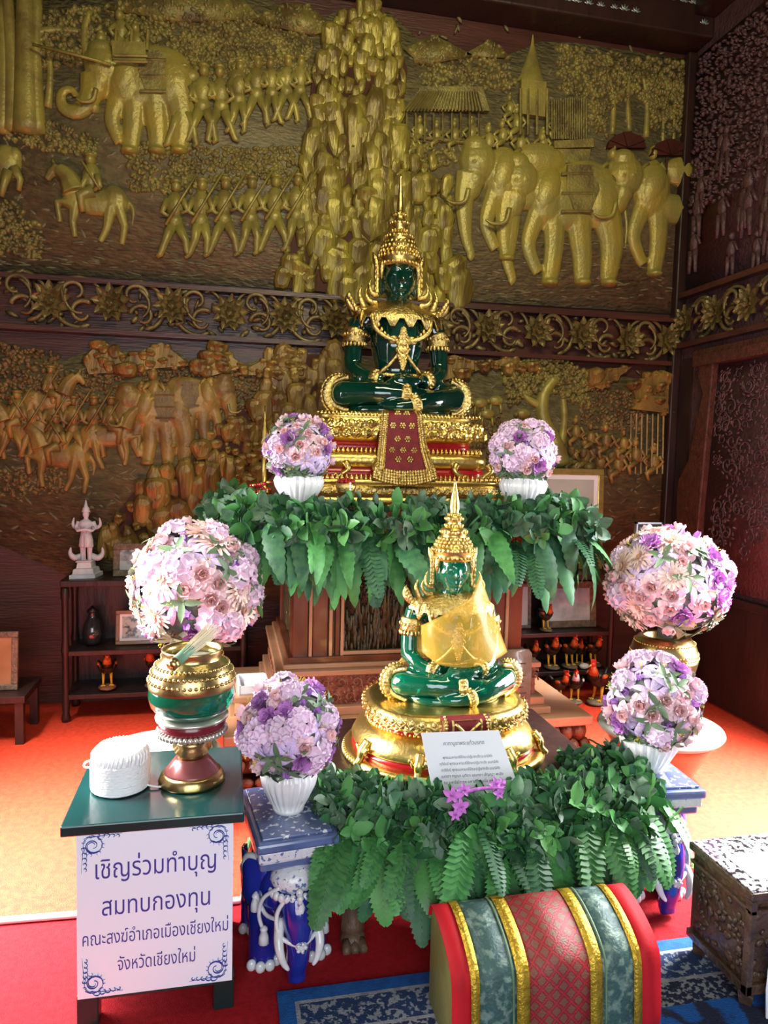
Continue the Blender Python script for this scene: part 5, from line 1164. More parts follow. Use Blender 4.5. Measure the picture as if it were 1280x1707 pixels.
# ---------------------------------------------------------------- ceramic elephant stools
M_['cobalt'] = mat('cobalt_blue_glaze', (.010,.016,.22), .12, 0, (.02,.03,.32), 6, coat=1); M_['slate'] = mat('slate_blue_glaze', (.07,.10,.24), .18, 0, (.12,.16,.32), 16, coat=.8)
M_['cream'] = mat('white_glaze_relief', (.74,.75,.76), .2, 0, (.60,.62,.66), 30, coat=.6); M_['bluewhite'] = mat('blue_white_pattern_glaze', (.62,.65,.70), .2, 0, (.09,.12,.26), 60, coat=.7, lo=.37, hi=.42); M_['whiteblue'] = mat('white_glaze_blue_tracery', (.66,.68,.72), .22, 0, (.12,.16,.36), 75, .5, 60, coat=.6, lo=.58, hi=.63)
def elephant_stool(label, c, rz):
    o = thing('elephant_stool', label, 'stool', c, rz, 'blue and white ceramic elephant stools')
    b = MB()
    b.ell((0, .07, .235), (.112, .15, .125), 18, 12); b.ell((0, -.055, .245), (.098, .08, .10), 16, 12); b.ell((0, -.085, .275), (.07, .06, .06), 14, 10)
    for s in (-1, 1):
        for y in (-.01, .16): b.tube([(s*.068, y, .20), (s*.072, y, .10), (s*.074, y-.004, .02), (s*.076, y-.006, .0)], [.054, .046, .044, .047], 14)
    b.tube(smooth_path([(0, -.12, .25), (0, -.150, .19), (0, -.150, .10), (0, -.138, .04), (0, -.15, .012)], 5), [.05,.05,.049,.047,.045,.043,.041,.039,.037,.035,.034,.033,.032,.031,.03,.029,.028,.027,.026,.025,.022], 14)
    body = b.build('body', M_['cobalt'], o, remesh=.006, it=4)
    for s in (-1, 1):
        b = MB(); b.grid(lambda u, v: (s*(.075+.055*sin(u*2.2)), -.05+.10*u-.02*sin(v*3), .335-.17*v*(1-.25*u)), 8, 8); b.build('ear', M_['cobalt'], o, solid=.012)
        b = MB(); b.tube(smooth_path([(s*.085, -.05, .335), (s*.124, -.01, .33), (s*.128, .02, .26), (s*.112, .03, .19)], 5), .009, 7); b.build('ear_rim', M_['cream'], o)
        b = MB(); b.tube(smooth_path([(s*.048, -.125, .195), (s*.058, -.165, .15), (s*.05, -.182, .11), (s*.034, -.188, .085)], 4), [.015,.015,.0145,.014,.0135,.013,.012,.011,.01,.009,.0075,.006,.004], 9); b.build('tusk', M_['cream'], o)
        b = MB()
        for y in (-.01, .16):
            for k in range(4):
                a = -pi/2+(k-1.5)*.62; b.ell((s*.076+.046*cos(a), y-.006+.046*sin(a), .014), (.016, .012, .018), 8, 6)
        b.build('toenails', M_['cream'], o)
        b = MB()
        b.tube(smooth_path([(s*.035, -.150, .27), (s*.06, -.142, .22), (s*.052, -.158, .165), (0, -.19, .145)], 5), .0065, 7); b.tube(smooth_path([(s*.05, -.13, .29), (s*.09, -.10, .25), (s*.10, -.085, .19), (s*.085, -.10, .14)], 5), .006, 7)
        b.tube(smooth_path([(s*.06, -.14, .205), (s*.085, -.095, .20), (s*.105, -.05, .24)], 4), .006, 7)
        b.lathe([(.004,.05),(.010,.045),(.012,.04),(.009,.036),(.014,.02),(.016,0),(.006,-.006)], 10, c=(s*.088, -.098, .115)); b.lathe([(.004,.05),(.010,.045),(.012,.04),(.009,.036),(.014,.02),(.016,0),(.006,-.006)], 10, c=(s*.105, -.055, .19))
        b.build('harness', M_['cream'], o)
    b = MB(); b.ell((0, -.095, .298), (.072, .060, .046), 16, 10)
    for k in range(13): a = pi+pi*k/12; b.ell((.068*cos(a), -.10+.058*sin(a), .266), (.011, .010, .013), 7, 5)
    b.ell((0, -.158, .282), (.011, .01, .013), 9, 7); b.lathe([(.004,.05),(.011,.04),(.008,.034),(.017,.015),(.017,-.012),(.004,-.02)], 10, c=(0, -.165, .23))
    b.ell((0, -.188, .145), (.017, .008, .017), 12, 7)
    for k in range(5): b.ell((.011*cos(k*1.257), -.195, .145+.011*sin(k*1.257)), (.006, .004, .006), 6, 5)
    b.build('headdress', M_['whiteblue'], o)
    b = MB(); b.box(-.105, .105, -.12, .20, .335, .365); b.build('saddle', M_['slate'], o, bevel=.008, smooth=False)
    b = MB(); b.box(-.110, .110, -.135, .205, .365, .400); b.build('patterned_side', M_['whiteblue'], o, bevel=.006, smooth=False)
    b = MB(); b.box(-.118, .118, -.145, .212, .398, .428); b.build('seat', M_['slate'], o, bevel=.008, smooth=False)
    b = MB(); b.box(-.100, .100, -.127, .194, .4275, .4365)
    b.build('patterned_top', M_['bluewhite'], o, bevel=.003, smooth=False); return o
elephant_stool('blue and white ceramic elephant stool at left, between green table and ferns', (.186, 2.075, 0), .12)
elephant_stool('blue and white ceramic elephant stool at right, partly behind the ferns', (1.445, 2.165, 0), -.06)
for v_ in [o for o in bpy.data.objects if o.name.startswith('white_vase') and o.location.z < .6]: v_.location.z = .437

# ---------------------------------------------------------------- kneeling cushion, rug, chest
M_['olive'] = mat('olive_satin', (.20,.19,.055), .45, 0, (.15,.14,.04), 10, .2, 90); M_['redsat'] = mat('bright_red_satin', (.52,.010,.018), .65, 0, (.42,.008,.014), 8, .1, 120, spec=.25)
M_['goldrib'] = mat('gold_ribbon', (.62,.40,.035), .3, .6, (.46,.28,.02), 50, .5, 120); M_['greenbroc'] = mat('grey_green_brocade', (.045,.10,.088), .5, .1, (.17,.25,.20), 42, .3, 130, lo=.50, hi=.62)
def lattice(name, c1, c2, c3, sc):
    m = mat(name, c1, .5, .1, bump=.25, bsc=220); nt = m.node_tree; N = nt.nodes; L = nt.links; b = N['Principled BSDF']
    tc = N.new('ShaderNodeTexCoord'); 
    mp = N.new('ShaderNodeMapping'); mp.inputs['Scale'].default_value = (sc, sc, sc); L.new(tc.outputs['UV'], mp.inputs[0])
    sx = N.new('ShaderNodeSeparateXYZ'); L.new(mp.outputs[0], sx.inputs[0])
    def mth(op, a, b_=None):
        n = N.new('ShaderNodeMath'); n.operation = op
        for i, q in enumerate((a, b_)):
            if q is None: continue
            if isinstance(q, (int, float)): n.inputs[i].default_value = q
            else: L.new(q, n.inputs[i])
        return n.outputs[0]
    p = mth('ADD', sx.outputs[0], sx.outputs[1]); q = mth('SUBTRACT', sx.outputs[0], sx.outputs[1])
    fp = mth('ABSOLUTE', mth('SUBTRACT', mth('FRACT', p), .5)); fq = mth('ABSOLUTE', mth('SUBTRACT', mth('FRACT', q), .5))
    mx = mth('MAXIMUM', fp, fq)
    nz = N.new('ShaderNodeTexNoise'); nz.inputs['Scale'].default_value = sc*5; L.new(tc.outputs['UV'], nz.inputs['Vector'])
    r = N.new('ShaderNodeValToRGB'); el = r.color_ramp.elements; el[0].position = .28; el[0].color = (*c2, 1); el[1].position = .46; el[1].color = (*c3, 1)
    e = el.new(.34); e.color = (*c1, 1); e = el.new(.42); e.color = (*c1, 1)
    ad = mth('ADD', mx, mth('MULTIPLY', mth('SUBTRACT', nz.outputs['Fac'], .5), .16)); L.new(ad, r.inputs[0]); L.new(r.outputs[0], b.inputs['Base Color']); return m
M_['lattice'] = lattice('red_gold_lattice_brocade', (.23,.018,.022), (.20,.075,.045), (.40,.025,.028), 25)
CU = thing('kneeling_cushion', 'long block cushion wrapped in red, gold and green striped brocade, in front of the ferns', 'cushion', (.835, 1.70, 0))
cpro = [(1.80, .012), (1.80, .255), (1.79, .285), (1.77, .296), (1.72, .292), (1.66, .272), (1.615, .245), (1.592, .215), (1.582, .15), (1.575, .06), (1.585, .012)]
cx0, cx1 = .545, 1.115
b = MB(); b.prism([(y, z) for y, z in cpro], cx1-cx0-.012, 0, Mx(((0,0,1,cx0+.006),(1,0,0,0),(0,1,0,0),(0,0,0,1)))); b.build('core', M_['olive'], CU, world=True, bevel=.006, angle=40)
cp = smooth_path([(0, y, z) for y, z in cpro[1:]], 5); ln = [0]
for i in range(1, len(cp)): ln.append(ln[-1]+(cp[i]-cp[i-1]).length)
def cstrip(name, f0, f1, m, d):
    me_b = MB(); n = len(cp); vs = []; uv = []
    for i, p in enumerate(cp):
        tg = (cp[min(i+1, n-1)]-cp[max(i-1, 0)]).normalized(); nr = V((0, tg.z, -tg.y)); nr = -nr if nr.z < 0 and nr.y > 0 else nr
        if nr.dot(p-V((0, 1.69, .14))) < 0: nr = -nr
        for f in (f0, f1): x = cx0+(cx1-cx0)*f; q = p+nr*d; vs.append((x, q.y, q.z)); uv.append((x, ln[i]))
    fs = [(2*i, 2*i+1, 2*i+3, 2*i+2) for i in range(n-1)]
    me_b.add(vs, fs); o = me_b.build(name, M_[m], CU, world=True)
    ul = o.data.uv_layers.new(name='UVMap')
    for lp in o.data.loops: ul.data[lp.index].uv = uv[lp.vertex_index]
    md = o.modifiers.new('t', 'SOLIDIFY'); md.thickness = .003; md.offset = 0; return o
for nm, f0, f1, m, d in (('red_border', 0, .10, 'redsat', .002), ('red_border', .89, 1, 'redsat', .002), ('green_band', .12, .30, 'greenbroc', .003), ('green_band', .70, .87, 'greenbroc', .003), ('brocade_centre', .34, .66, 'lattice', .003),
                         ('gold_ribbon', .085, .125, 'goldrib', .006), ('gold_ribbon', .295, .355, 'goldrib', .006), ('gold_ribbon', .645, .705, 'goldrib', .006), ('gold_ribbon', .86, .90, 'goldrib', .006),
                         ('green_piping', .275, .284, 'leafg', .006), ('green_piping', .718, .727, 'leafg', .006)): cstrip(nm, f0, f1, m, d)
M_['rugblue'] = mat('blue_rug_border', (.008,.10,.36), .9, 0, (.006,.07,.26), 40, .5, 260); M_['rugpat'] = mat('navy_patterned_rug', (.26,.27,.30), .9, 0, (.010,.016,.05), 75, .6, 220, lo=.44, hi=.50)
M_['rugpat2'] = mat('rug_figure_band', (.012,.035,.11), .9, 0, (.26,.28,.32), 62, .6, 220, lo=.52, hi=.56); M_['ruggrey'] = mat('grey_rug_line', (.32,.33,.36), .9, 0, (.2,.2,.24), 40, .5, 220)
RG = thing('floor_rug', 'blue and grey oriental rug on the red carpet, under the cushion and chest', 'rug', (1.0, 1.4, 0))
rx0, rx1, ry0, ry1 = .145, 1.95, .75, 1.905
def ring_(d0, d1, z):
    b = MB()
    b.box(rx0+d0, rx1-d0, ry1-d1, ry1-d0, .001, z); b.box(rx0+d0, rx1-d0, ry0+d0, ry0+d1, .001, z); b.box(rx0+d0, rx0+d1, ry0+d1, ry1-d1, .001, z); b.box(rx1-d1, rx1-d0, ry0+d1, ry1-d1, .001, z); return b
for nm, d0, d1, m in (('blue_edge', 0, .045, 'rugblue'), ('pale_line', .045, .056, 'ruggrey'), ('figured_band', .056, .155, 'rugpat2'), ('pale_line', .155, .166, 'ruggrey'), ('inner_band', .166, .25, 'rugpat')): ring_(d0, d1, .010).build(nm, M_[m], RG, world=True, smooth=False)
MB().box(rx0+.25, rx1-.25, ry0+.25, ry1-.25, .001, .010).build('blue_field', mat('blue_medallion_field', (.010,.11,.42), .9, 0, (.02,.024,.06), 9, .5, 220, lo=.46, hi=.52), RG, world=True, smooth=False)
M_['inlay'] = mat('mother_of_pearl_inlay', (.62,.64,.66), .12, 0, (.035,.03,.035), 60, coat=.8, lo=.50, hi=.56); M_['chestw'] = mat('dark_carved_chest_wood', (.055,.028,.018), .35, 0, (.10,.055,.03), 26, .9, 60, coat=.3); M_['pearl'] = mat('pale_inlaid_panel', (.60,.62,.64), .12, coat=1)
CH = thing('inlaid_chest', 'dark carved wooden chest with pale inlaid lid, at the lower right edge', 'chest', (1.62, 1.70, 0))
c0, c1, d0, d1 = 1.39, 1.92, 1.60, 1.86
b = MB(); b.box(c0+.012, c1, d0+.01, d1, .055, .325); b.build('body', M_['chestw'], CH, world=True, bevel=.004, smooth=False)
b = MB(); b.box(c0, c1+.01, d0-.005, d1+.01, .325, .348); b.build('lid', M_['chestw'], CH, world=True, bevel=.004, smooth=False)
b = MB(); b.box(c0+.006, c1, d0+.001, d1+.004, .348, .3515); b.build('inlaid_border', M_['inlay'], CH, world=True, smooth=False)
b = MB(); b.box(c0+.05, c1-.05, d0+.05, d1-.09, .3512, .3535); b.build('pale_panel', M_['pearl'], CH, world=True, smooth=False)
b = MB(); b.box(c0+.0, c1, d0-.004, d0+.012, .055, .085); b.box(c0, c1, d0-.004, d0+.012, .285, .30); b.box(c0, c0+.02, d0-.004, d0+.02, .055, .325); b.box(c0, c0+.014, d0, d1, .055, .08); b.box(c0, c0+.014, d0, d1, .29, .30); b.build('mouldings', M_['chestw'], CH, world=True, smooth=False, bevel=.003)
b = MB()
for i in range(70): b.ell((c0+.011, rnd.uniform(d0+.03, d1-.02), rnd.uniform(.09, .28)), (.006, rnd.uniform(.008,.018), rnd.uniform(.006,.012)), 6, 4, rot=RX(rnd.uniform(0, 3)))
for i in range(110): b.ell((rnd.uniform(c0+.03, c1-.02), d0+.009, rnd.uniform(.09, .28)), (rnd.uniform(.008,.018), .006, rnd.uniform(.006,.012)), 6, 4, rot=RY(rnd.uniform(0, 3)))
b.build('carving', M_['chestw'], CH, world=True)
for x in (c0+.03, c1-.03):
    for y in (d0+.03, d1-.03): b = MB(); b.lathe([(.016,.010),(.022,.014),(.026,.03),(.028,.056)], 4, c=(x, y, 0)); b.build('foot', M_['chestw'], CH, world=True, smooth=False)

# ---------------------------------------------------------------- prayer sheet, orchids, plaque
PS = thing('prayer_sheet', 'white sheet of printed Thai verses leaning on the small gold throne', 'paper', (.735, 2.1, .43))
pc = [V((.602,2.13,.635)), V((.862,2.13,.628)), V((.922,2.07,.435)), V((.635,2.07,.438))]
ux = (pc[1]-pc[0]).normalized(); uz = (pc[0]-pc[3]).normalized(); un = ux.cross(uz).normalized(); uz = un.cross(ux)
b = MB(); b.rings([[tuple(p+un*.0008) for p in pc], [tuple(p-un*.0008) for p in pc]]); b.build('sheet', M_['whitemat'], PS, world=True, smooth=False)
rotP = Mx(((ux.x, uz.x, un.x, 0), (ux.y, uz.y, un.y, 0), (ux.z, uz.z, un.z, 0), (0,0,0,1)))
if un.y > 0: un = -un
def sheet_line(s, f, wdt, size, dx=0):
    mid = pc[0].lerp(pc[3], f).lerp(pc[1].lerp(pc[2], f), .5)+ux*dx; text(s, 'lettering', PS, tuple(mid+un*.0016), size, 'ink2', rot=rotP, width=wdt)
sheet_line('คาถาบูชาพระแก้วมรกต', .20, .135, .0165)
for i, (s, w_) in enumerate((('พุทธะมะหามะณีรัตนะปะฏิมากะรัง นะมามิหัง', .165), ('ทุติยัมปิ พุทธะมะหามะณีรัตนะปะฏิมากะรัง นะมามิหัง', .195), ('ตะติยัมปิ พุทธะมะหามะณีรัตนะปะฏิมากะรัง นะมามิหัง', .195), ('เมตตา กรุณา มุทิตา อุเบกขา ปัญญา พะลัง', .205), ('ณะ มหาโชโต ณะ มหาลาโภ นะโม พุทธายะ ณ', .20))): sheet_line(s, .40+i*.092, w_, .0118)
OR = thing('orchid_spray', 'magenta orchid blossoms tucked in the garland below the prayer sheet', 'flowers', (.70, 1.955, .505))
M_['orchid'] = mat('magenta_orchid_petals', (.50,.10,.52), .5, col2=(.66,.26,.68), sc2=60, sss=.1)
def orchid():
    b = MB()
    for a, L, w_ in ((0, 1, .55), (1.25, 1.1, .75), (2.5, .95, .5), (3.78, .95, .5), (5.03, 1.1, .75)): petal(b, RZ(a+pi/2) @ RY(-.35), L, w_, .25, -.4, 0, 5, 3, 0, 1.2)
    petal(b, RZ(-pi/2) @ RY(-1.0), .6, .5, .6, .5, 0, 4, 3)
    return b.mesh('blossom', M_['orchid'])
om = orchid()
for dx, dy, dz, s, yaw in ((-.055,-.03,.02,.030,-.5), (-.035,-.045,-.008,.028,.1), (-.02,-.02,.028,.026,.3), (-.052,-.05,-.028,.022,-.2), (.085,.0,.03,.024,.4), (.11,.01,.022,.024,.8), (.095,-.01,.005,.022,.3)):
    e = bpy.data.objects.new('blossom', om); COL.objects.link(e); e.parent = OR; e.matrix_local = T(dx, dy, dz) @ align(V((sin(yaw), -1, .35))) @ S(s, s, s)
b = MB(); b.tube(smooth_path([(-.06,-.02,.0), (-.01,-.015,.02), (.05,-.01,.025), (.12,.0,.015)], 4), .005, 6); b.build('stem', M_['orchid'], OR)
PQ = thing('wooden_plaque', 'thin brown engraved plaque standing on the pedestal slab behind the yellow robe', 'plaque', (1.28, 2.80, .30))
b = MB(); o_ = [(-.08,.0), (.085,.0), (.085,.30)]+[(.085-.04*(1-cos(a*pi/12)), .30+.03*sin(a*pi/12)) for a in range(1, 7)]+[(-.08,.33)]
b.prism(o_, .012, 0, UPRIGHT); M_['plq'] = mat('brown_engraved_plaque', (.20,.12,.075), .35, 0, (.13,.07,.045), 7, .1, 60, coat=.3, stretch=(.3,1,3)); b.build('board', M_['plq'], PQ)
for k in range(8): MB().box(-.06, .06+rnd.uniform(-.03,.01), -.0135, -.0125, .26-k*.028, .266-k*.028).build('engraved_line', M_['chestw'], PQ, smooth=False)
PQ.location = (1.297, 3.055, .301)

WC = thing('white_card', 'white rounded card standing before the chest at the right border', 'card', (1.462, 1.57, .011))
b = MB(); b.prism([(-.03, 0), (.03, 0), (.035, .08), (.03, .19), (.015, .21), (-.015, .21), (-.03, .19), (-.035, .08)], .006, 0, UPRIGHT); b.build('card', M_['whitemat'], WC, bevel=.002, smooth=False)
# ---------------------------------------------------------------- display shelves along the back wall and what stands on them
def shelf(label, x0, x1, levels, ztop):
    o = thing('display_shelf', label, 'shelf', ((x0+x1)/2, 4.30, 0)); Y0s, Y1s = 4.14, 4.43
    for z in levels: MB().box(x0, x1, Y0s, Y1s, z-.028, z).build('shelf_board', M_['darkwood'], o, world=True, smooth=False, bevel=.004)
    MB().box(x0-.02, x1+.02, Y0s-.02, Y1s, ztop-.035, ztop).build('top', M_['darkwood'], o, world=True, smooth=False, bevel=.005)
    for x in (x0, x1):
        for y in (Y0s+.01, Y1s-.02):
            b = MB(); b.lathe([(.022,0),(.026,.02),(.018,.05),(.022,.10),(.018,.16),(.018,.36),(.024,.40),(.018,.46),(.018,ztop-.12),(.024,ztop-.08),(.02,ztop-.035)], 12, c=(x, y, 0)); b.build('post', M_['darkwood'], o, world=True)
    MB().box(x0, x1, Y1s-.012, Y1s, .05, ztop-.035).build('back_board', M_['darkwood'], o, world=True, smooth=False)
    return o
shelf('dark wooden shelf unit at left under the white figurine', -.86, .10, (.15, .395), .79)
shelf('dark wooden shelf unit at right filled with rooster figures', 1.40, 2.42, (.165, .415), .79)
def frame(label, c, w_, h, m, pic, tilt=.16, rz=0, bw_=.035, matt=None, cat='picture'):
    o = thing('picture_frame', label, cat, c, rz); A = RX(-tilt)
    b = MB()
    for x0, x1, z0, z1 in ((-w_/2, w_/2, 0, bw_), (-w_/2, w_/2, h-bw_, h), (-w_/2, -w_/2+bw_, bw_, h-bw_), (w_/2-bw_, w_/2, bw_, h-bw_)): b.box(x0, x1, -.012, .012, z0, z1, 0, A)
    b.build('frame', M_[m], o, bevel=.004, smooth=False)
    if matt: b = MB(); b.box(-w_/2+bw_, w_/2-bw_, -.004, .008, bw_, h-bw_, 0, A); b.build('mount', M_['whitemat'], o, smooth=False)
    g = matt or 0; b = MB(); b.box(-w_/2+bw_+g, w_/2-bw_-g, -.006, .006, bw_+g, h-bw_-g, 0, A); b.build('photo', pic, o, smooth=False)
    b = MB(); b.box(-.01, .01, .010, .016, .0, h*.7, 0, A @ T(0, .006, 0)); b.build('back_strut', M_['darkwood'], o, smooth=False)
    return o
ph1 = mat('grey_photograph', (.42,.46,.48), .12, 0, (.08,.08,.09), 13, coat=1, lo=.45, hi=.6); ph2 = mat('black_white_group_photograph', (.5,.5,.48), .12, 0, (.05,.05,.055), 24, coat=1, lo=.45, hi=.55)
ph3 = mat('faded_landscape_photograph', (.52,.60,.63), .08, 0, (.26,.32,.36), 9, coat=1); ph4 = mat('pale_glazed_picture', (.55,.58,.56), .06, 0, (.40,.44,.44), 3, coat=1); ph5 = mat('amber_picture', (.42,.22,.10), .3, 0, (.30,.14,.06), 6, coat=.4)
M_['framew'] = mat('brown_frame_wood', (.30,.14,.06), .35, 0, (.22,.10,.045), 14, .2, 40, coat=.3); M_['framegold'] = mat('gilt_frame', (.66,.50,.16), .32, .7, (.5,.36,.1), 20); M_['framegrey'] = mat('carved_grey_frame', (.22,.15,.10), .45, 0, (.12,.08,.05), 40, .7, 80)
frame('small carved frame with a grey photograph on top of the left shelf', (-.49, 4.24, .791), .27, .185, 'framegrey', ph1, bw_=.036)
frame('brown framed group photograph on the middle board of the left shelf', (-.48, 4.25, .396), .27, .195, 'framew', ph2, bw_=.022, matt=.014)
frame('carved brown frame with a faded grey scene on the right shelf', (2.19, 4.27, .416), .38, .30, 'framegrey', ph3, bw_=.045, tilt=.10)
frame('narrow frame with pale glass at the left of the right shelf', (1.80, 4.28, .416), .25, .29, 'framegrey', ph4, bw_=.022, tilt=.08)
frame('large gilt frame with pale glass standing on top of the right shelf', (2.13, 4.32, .791), .60, .66, 'framegold', ph4, bw_=.04, tilt=.05, matt=.03)
frame('dark framed amber picture leaning at the far left edge', (-1.185, 3.95, .255), .27, .30, 'framegrey', ph5, bw_=.03, tilt=.1)
stl = thing('low_stand', 'low dark wooden stand at the far left edge under the amber picture', 'stand', (-1.25, 3.98, 0))
MB().box(-.08, .26, -.14, .20, .215, .254).build('top', M_['darkwood'], stl, smooth=False, bevel=.005)
for x in (-.05, .23):
    for y in (-.11, .17): MB().box(x-.02, x+.02, y-.02, y+.02, 0, .215).build('leg', M_['darkwood'], stl, smooth=False)
# white standing figurine
M_['plaster'] = mat('white_plaster', (.62,.61,.66), .6, 0, (.50,.48,.55), 20, .3, 60)
FG = thing('deity_figurine', 'white standing figurine with tall pointed crown on the left shelf top', 'figurine', (-.765, 4.24, .791))
b = MB(); b.lathe([(.085,0),(.085,.02),(.07,.025),(.065,.05),(.05,.055),(.045,.085),(.055,.09),(.05,.095)], 4, M=RZ(pi/4), a=1.25, b=.9); b.build('pedestal', M_['plaster'], FG, smooth=False)
b = MB()
for s in (-1, 1): b.tube([(s*.018, 0, .09), (s*.018, 0, .15), (s*.02, 0, .21)], [.012, .014, .018], 8)
b.tube([(0, 0, .17), (0, 0, .22), (0, 0, .26), (0, 0, .30)], [.040, .034, .026, .034], 12); b.ell((0, -.008, .295), (.038, .026, .03), 12, 8); b.tube([(0,0,.31), (0,0,.335)], .012, 8); b.ell((0, -.004, .352), (.018, .019, .024), 12, 8)
for s in (-1, 1): b.tube([(s*.038, 0, .31), (s*.052, -.01, .275), (s*.038, -.035, .262), (-s*.005, -.045, .272)], [.012, .010, .009, .007], 8)
b.tube([(.0, -.035, .27), (.002, -.045, .18), (.003, -.05, .10)], [.004, .004, .004], 6)
b.build('body', M_['plaster'], FG, remesh=.004, it=1)
b = MB(); b.lathe([(.020,.362),(.024,.366),(.018,.378),(.019,.383),(.012,.392),(.008,.405),(.003,.43)], 14); b.build('crown', M_['plaster'], FG)
for s in (-1, 1):
    b = MB(); b.tube(smooth_path([(s*.02, .01, .12), (s*.06, .01, .105), (s*.085, .01, .13), (s*.082, .01, .165)], 4), [.016,.017,.018,.018,.018,.017,.016,.014,.012,.010,.008,.005,.002], 8); b.tube(smooth_path([(s*.03,.01,.27), (s*.07,.02,.285), (s*.066,.02,.33)], 4), [.012,.012,.012,.011,.010,.009,.007,.005,.002], 7)
    b.build('wing_tail', M_['plaster'], FG)
JG = thing('dark_jar', 'dark glassy jar on the middle board of the left shelf, beside the group photograph', 'jar', (-.74, 4.27, .396))
b = MB(); b.lathe([(.03,0),(.05,.02),(.058,.07),(.045,.13),(.024,.155),(.022,.18),(.028,.19)], 24); b.build('body', mat('dark_glass', (.02,.022,.025), .1, coat=1), JG)
b = MB(); b.lathe([(.028,.186),(.03,.20),(.012,.215),(.004,.225)], 20); b.build('lid', M_['black'], JG)
# roosters
M_['rblack'] = mat('black_rooster_plumage', (.012,.011,.010), .35, 0, (.04,.025,.012), 30, .4, 60); M_['rred'] = mat('red_rooster_head', (.55,.025,.012), .4); M_['ror'] = mat('orange_hackle', (.60,.13,.015), .5, 0, (.45,.06,.01), 40); M_['ryel'] = mat('yellow_rooster_legs', (.70,.40,.03), .45); M_['rbase'] = mat('grey_brown_base', (.12,.09,.06), .6, 0, (.2,.15,.1), 30, .5, 60)
def rooster(label, c, s, rz, base='rbase'):
    o = thing('rooster_figure', label, 'rooster', c, rz, 'carved roosters on the display shelves')
    b = MB(); b.ell((0, 0, .012), (.05, .06, .014), 14, 6); b.build('base', M_[base], o)
    b = MB(); b.ell((0, .01, .125), (.042, .06, .042), 14, 10, rot=RX(-.45)); b.tube([(0, -.03, .14), (0, -.042, .175)], [.03, .02], 10)
    for q in (-1, 1): b.ell((q*.040, .012, .135), (.013, .045, .032), 10, 8, rot=RX(-.4) @ RY(q*.2))
    body = b.build('body', M_['rblack'], o)
    b = MB()
    for k in range(5): b.tube(smooth_path([(0, .055, .135), (.004*(k-2), .09+.008*k, .165-.008*k), (.008*(k-2), .105+.012*k, .14-.02*k)], 3), [.010,.011,.012,.011,.009,.006,.002], 6)
    b.build('tail', M_['rblack'], o)
    b = MB(); b.tube([(0, -.034, .155), (0, -.044, .182), (0, -.044, .20)], [.026, .021, .015], 10)
    for q in (-1, 1): b.ell((q*.046, -.008, .153), (.010, .024, .012), 8, 6)
    b.build('hackle', M_['ror'], o)
    b = MB(); b.ell((0, -.047, .208), (.015, .019, .016), 10, 8)
    for k in range(4): b.ell((0, -.06+.011*k, .226-.002*k), (.004, .0065, .012), 6, 5)
    b.ell((0, -.06, .190), (.007, .006, .014), 7, 5); hd = b.build('head', M_['rred'], o)
    b = MB(); b.tube([(0, -.062, .207), (0, -.078, .202)], [.006, .0015], 7); b.build('beak', M_['ryel'], hd)
    for q in (-1, 1):
        b = MB(); b.tube([(q*.02, .012, .095), (q*.021, .006, .05), (q*.022, .0, .022)], [.010, .0065, .006], 8)
        for a in (-.5, 0, .5): b.tube([(q*.022, 0, .026), (q*.022+.022*sin(a), -.024*cos(a), .0245)], [.005, .003], 6)
        b.build('leg', M_['ryel'], o)
    o.scale = (s, s, s); return o
proto = rooster('black rooster with orange hackle on a red base, left shelf lower board near the corner', (-.655, 4.22, .152), 1.0, .15)
def rb(px, py, Y): return at(px, py, Y)
ROO = [((-.40, 4.23, .152), 1.05, -.5, 'black rooster on the left shelf lower board, half hidden behind the green bowl'),
       ((1.99, 4.19, .417), .78, .2, 'small rooster between the two frames on the right shelf'),
       ((1.91, 4.20, .167), .86, .1, 'dark rooster with pink mark at the left of the right shelf lower row'),
       ((2.045, 4.20, .167), 1.0, .0, 'tall black rooster with pale shoulders, second in the right shelf row'),
       ((2.17, 4.20, .167), 1.0, .15, 'tall black rooster with wide wings in the middle of the right shelf row'),
       ((2.265, 4.25, .167), .80, -.3, 'shorter rooster with bright comb behind the white pebble on the right shelf'),
       ((2.35, 4.22, .167), .92, .3, 'slim rooster at the right end of the right shelf row'),
       ((2.03, 4.04, .0), .92, .5, 'orange necked rooster on the floor just behind the pedestal slab corner'),
       ((2.12, 4.02, .0), 1.0, -.4, 'silver necked rooster on the floor in front of the right shelf'),
       ((2.25, 3.98, .0), 1.25, -1.1, 'large orange rooster turned sideways on the floor before the right shelf')]
for c, s, rz, lab in ROO: copy_thing(proto, c, rz, lab, s)
for ch in proto.children:
    if ch.name.startswith('base'): ch.data = ch.data.copy(); ch.data.materials[0] = M_['carvedred']
for o in [x for x in bpy.data.objects if x.name.startswith('rooster_figure')]:
    L_b = o['label']
    for ch in o.children:
        if ch.name.startswith('hackle') and ('silver' in L_b): ch.data = ch.data.copy(); ch.data.materials[0] = M_['cream']
pb = thing('white_pebble', 'white pebble lying before the roosters on the right shelf', 'pebble', (2.255, 4.165, .166)); b = MB(); b.ell((0, 0, .02), (.035, .025, .02), 12, 8); b.build('stone', M_['white'], pb)
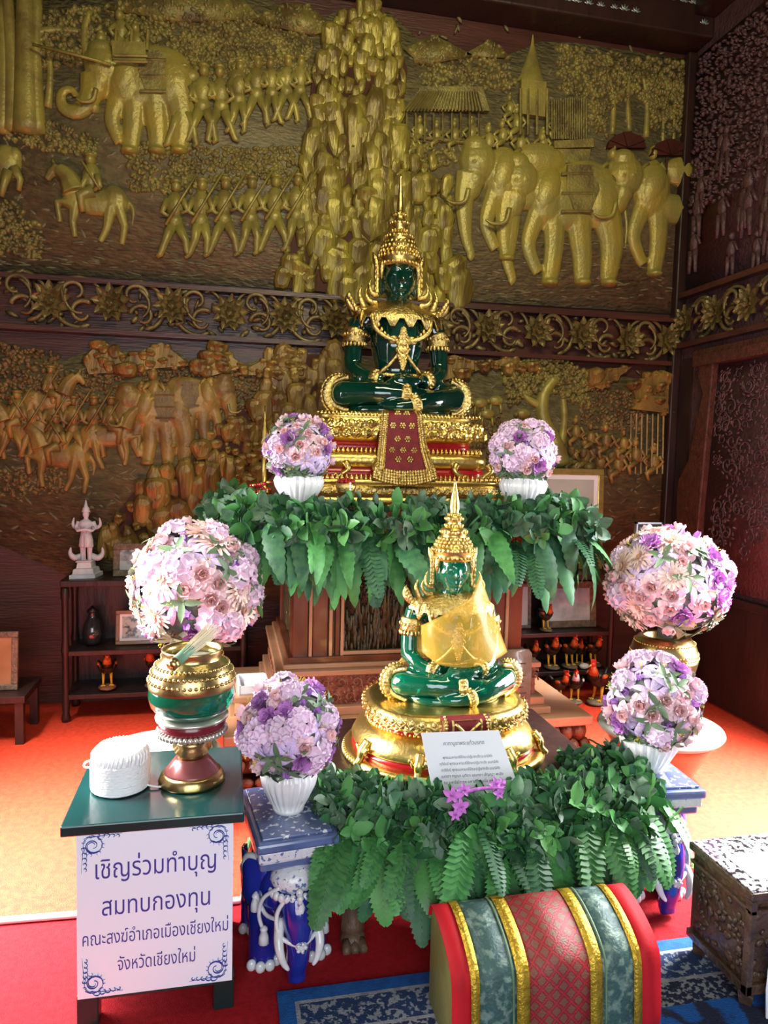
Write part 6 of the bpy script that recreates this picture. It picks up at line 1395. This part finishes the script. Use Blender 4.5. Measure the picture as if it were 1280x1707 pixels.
# little things on the upper altar
CG = thing('garland_cup', 'gold cup holding red garland flowers on the upper altar step', 'cup', (.505, 3.10, 1.281))
b = MB(); b.lathe([(.03,0),(.034,.006),(.014,.015),(.014,.03),(.034,.05),(.044,.08),(.046,.10),(.042,.098),(.03,.06)], 28); b.build('cup', M_['goldorn'], CG)
b = MB()
for k in range(24): a = k*2.4; r = .036*sqrt(k/24); b.ell((r*cos(a), r*sin(a), .105+.012*(1-r/.036)), .010, 6, 5)
b.build('red_flowers', M_['redlac'], CG)
b = MB()
for k in range(9): b.ell((.012, -.042, .10-k*.009), .0055, 6, 5)
b.ell((.012, -.044, .015), (.009, .009, .012), 8, 6); b.build('jasmine_strand', M_['string'], CG)
RB = thing('bead_garland', 'dark red beaded garland with gold beads beside the left altar vase', 'garland', (.14, 3.14, 1.281))
b = MB()
for k in range(46): a = k*.42; r = .03+.012*sin(k*1.7); b.ell((r*cos(a), r*sin(a), .008+.0026*k*.75), .0075, 6, 5)
b.build('red_beads', M_['redlac'], RB)
b = MB()
for k in range(12): a = k*1.1; b.ell((.034*cos(a), .034*sin(a), .02+.007*k), .008, 6, 5)
b.build('gold_beads', M_['gold'], RB)
SP2 = thing('gilt_spire', 'slender gilt spire ornament behind the upper left bouquet', 'ornament', (.19, 3.85, 1.281))
b = MB(); b.lathe([(.04,0),(.04,.03),(.015,.05),(.015,.25),(.03,.27),(.02,.30),(.022,.33),(.012,.36),(.014,.38),(.006,.40),(.003,.47)], 18); b.build('spire', M_['gold'], SP2)
# notice behind the right bouquet, cord on the floor
NB = thing('notice_stand', 'small dark notice with thin metal frame behind the right large bouquet', 'notice', (2.27, 3.55, 0))
b = MB(); b.lathe([(.12,0),(.12,.012),(.02,.02),(.012,.04)], 24); b.build('base', M_['black'], NB); b = MB(); b.tube([(0,0,.03), (0,0,.95)], .010, 10); b.build('pole', M_['black'], NB)
b = MB(); b.box(-.075, .075, -.008, .006, .90, 1.17); b.build('panel', M_['black'], NB, smooth=False)
b = MB()
for x0, x1, z0, z1 in ((-.08,.08,1.165,1.175), (-.08,.08,.895,.905), (-.08,-.072,.895,1.175), (.072,.08,.895,1.175)): b.box(x0, x1, -.012, .010, z0, z1)
b.build('metal_frame', mat('steel_frame', (.6,.62,.68), .3, .8), NB, smooth=False)
o = MB().tube(smooth_path([(-1.32, 2.40, .012), (-1.0, 2.375, .012), (-.69, 2.365, .012), (-.3, 2.35, .012), (.1, 2.345, .012), (.3, 2.43, .012), (.42, 2.6, .012)], 6), .011, 8).build('floor_cable', mat('white_cable_cover', (.62,.58,.60), .5))
tag(o, 'white cable run across the red carpet behind the green table', 'cable')
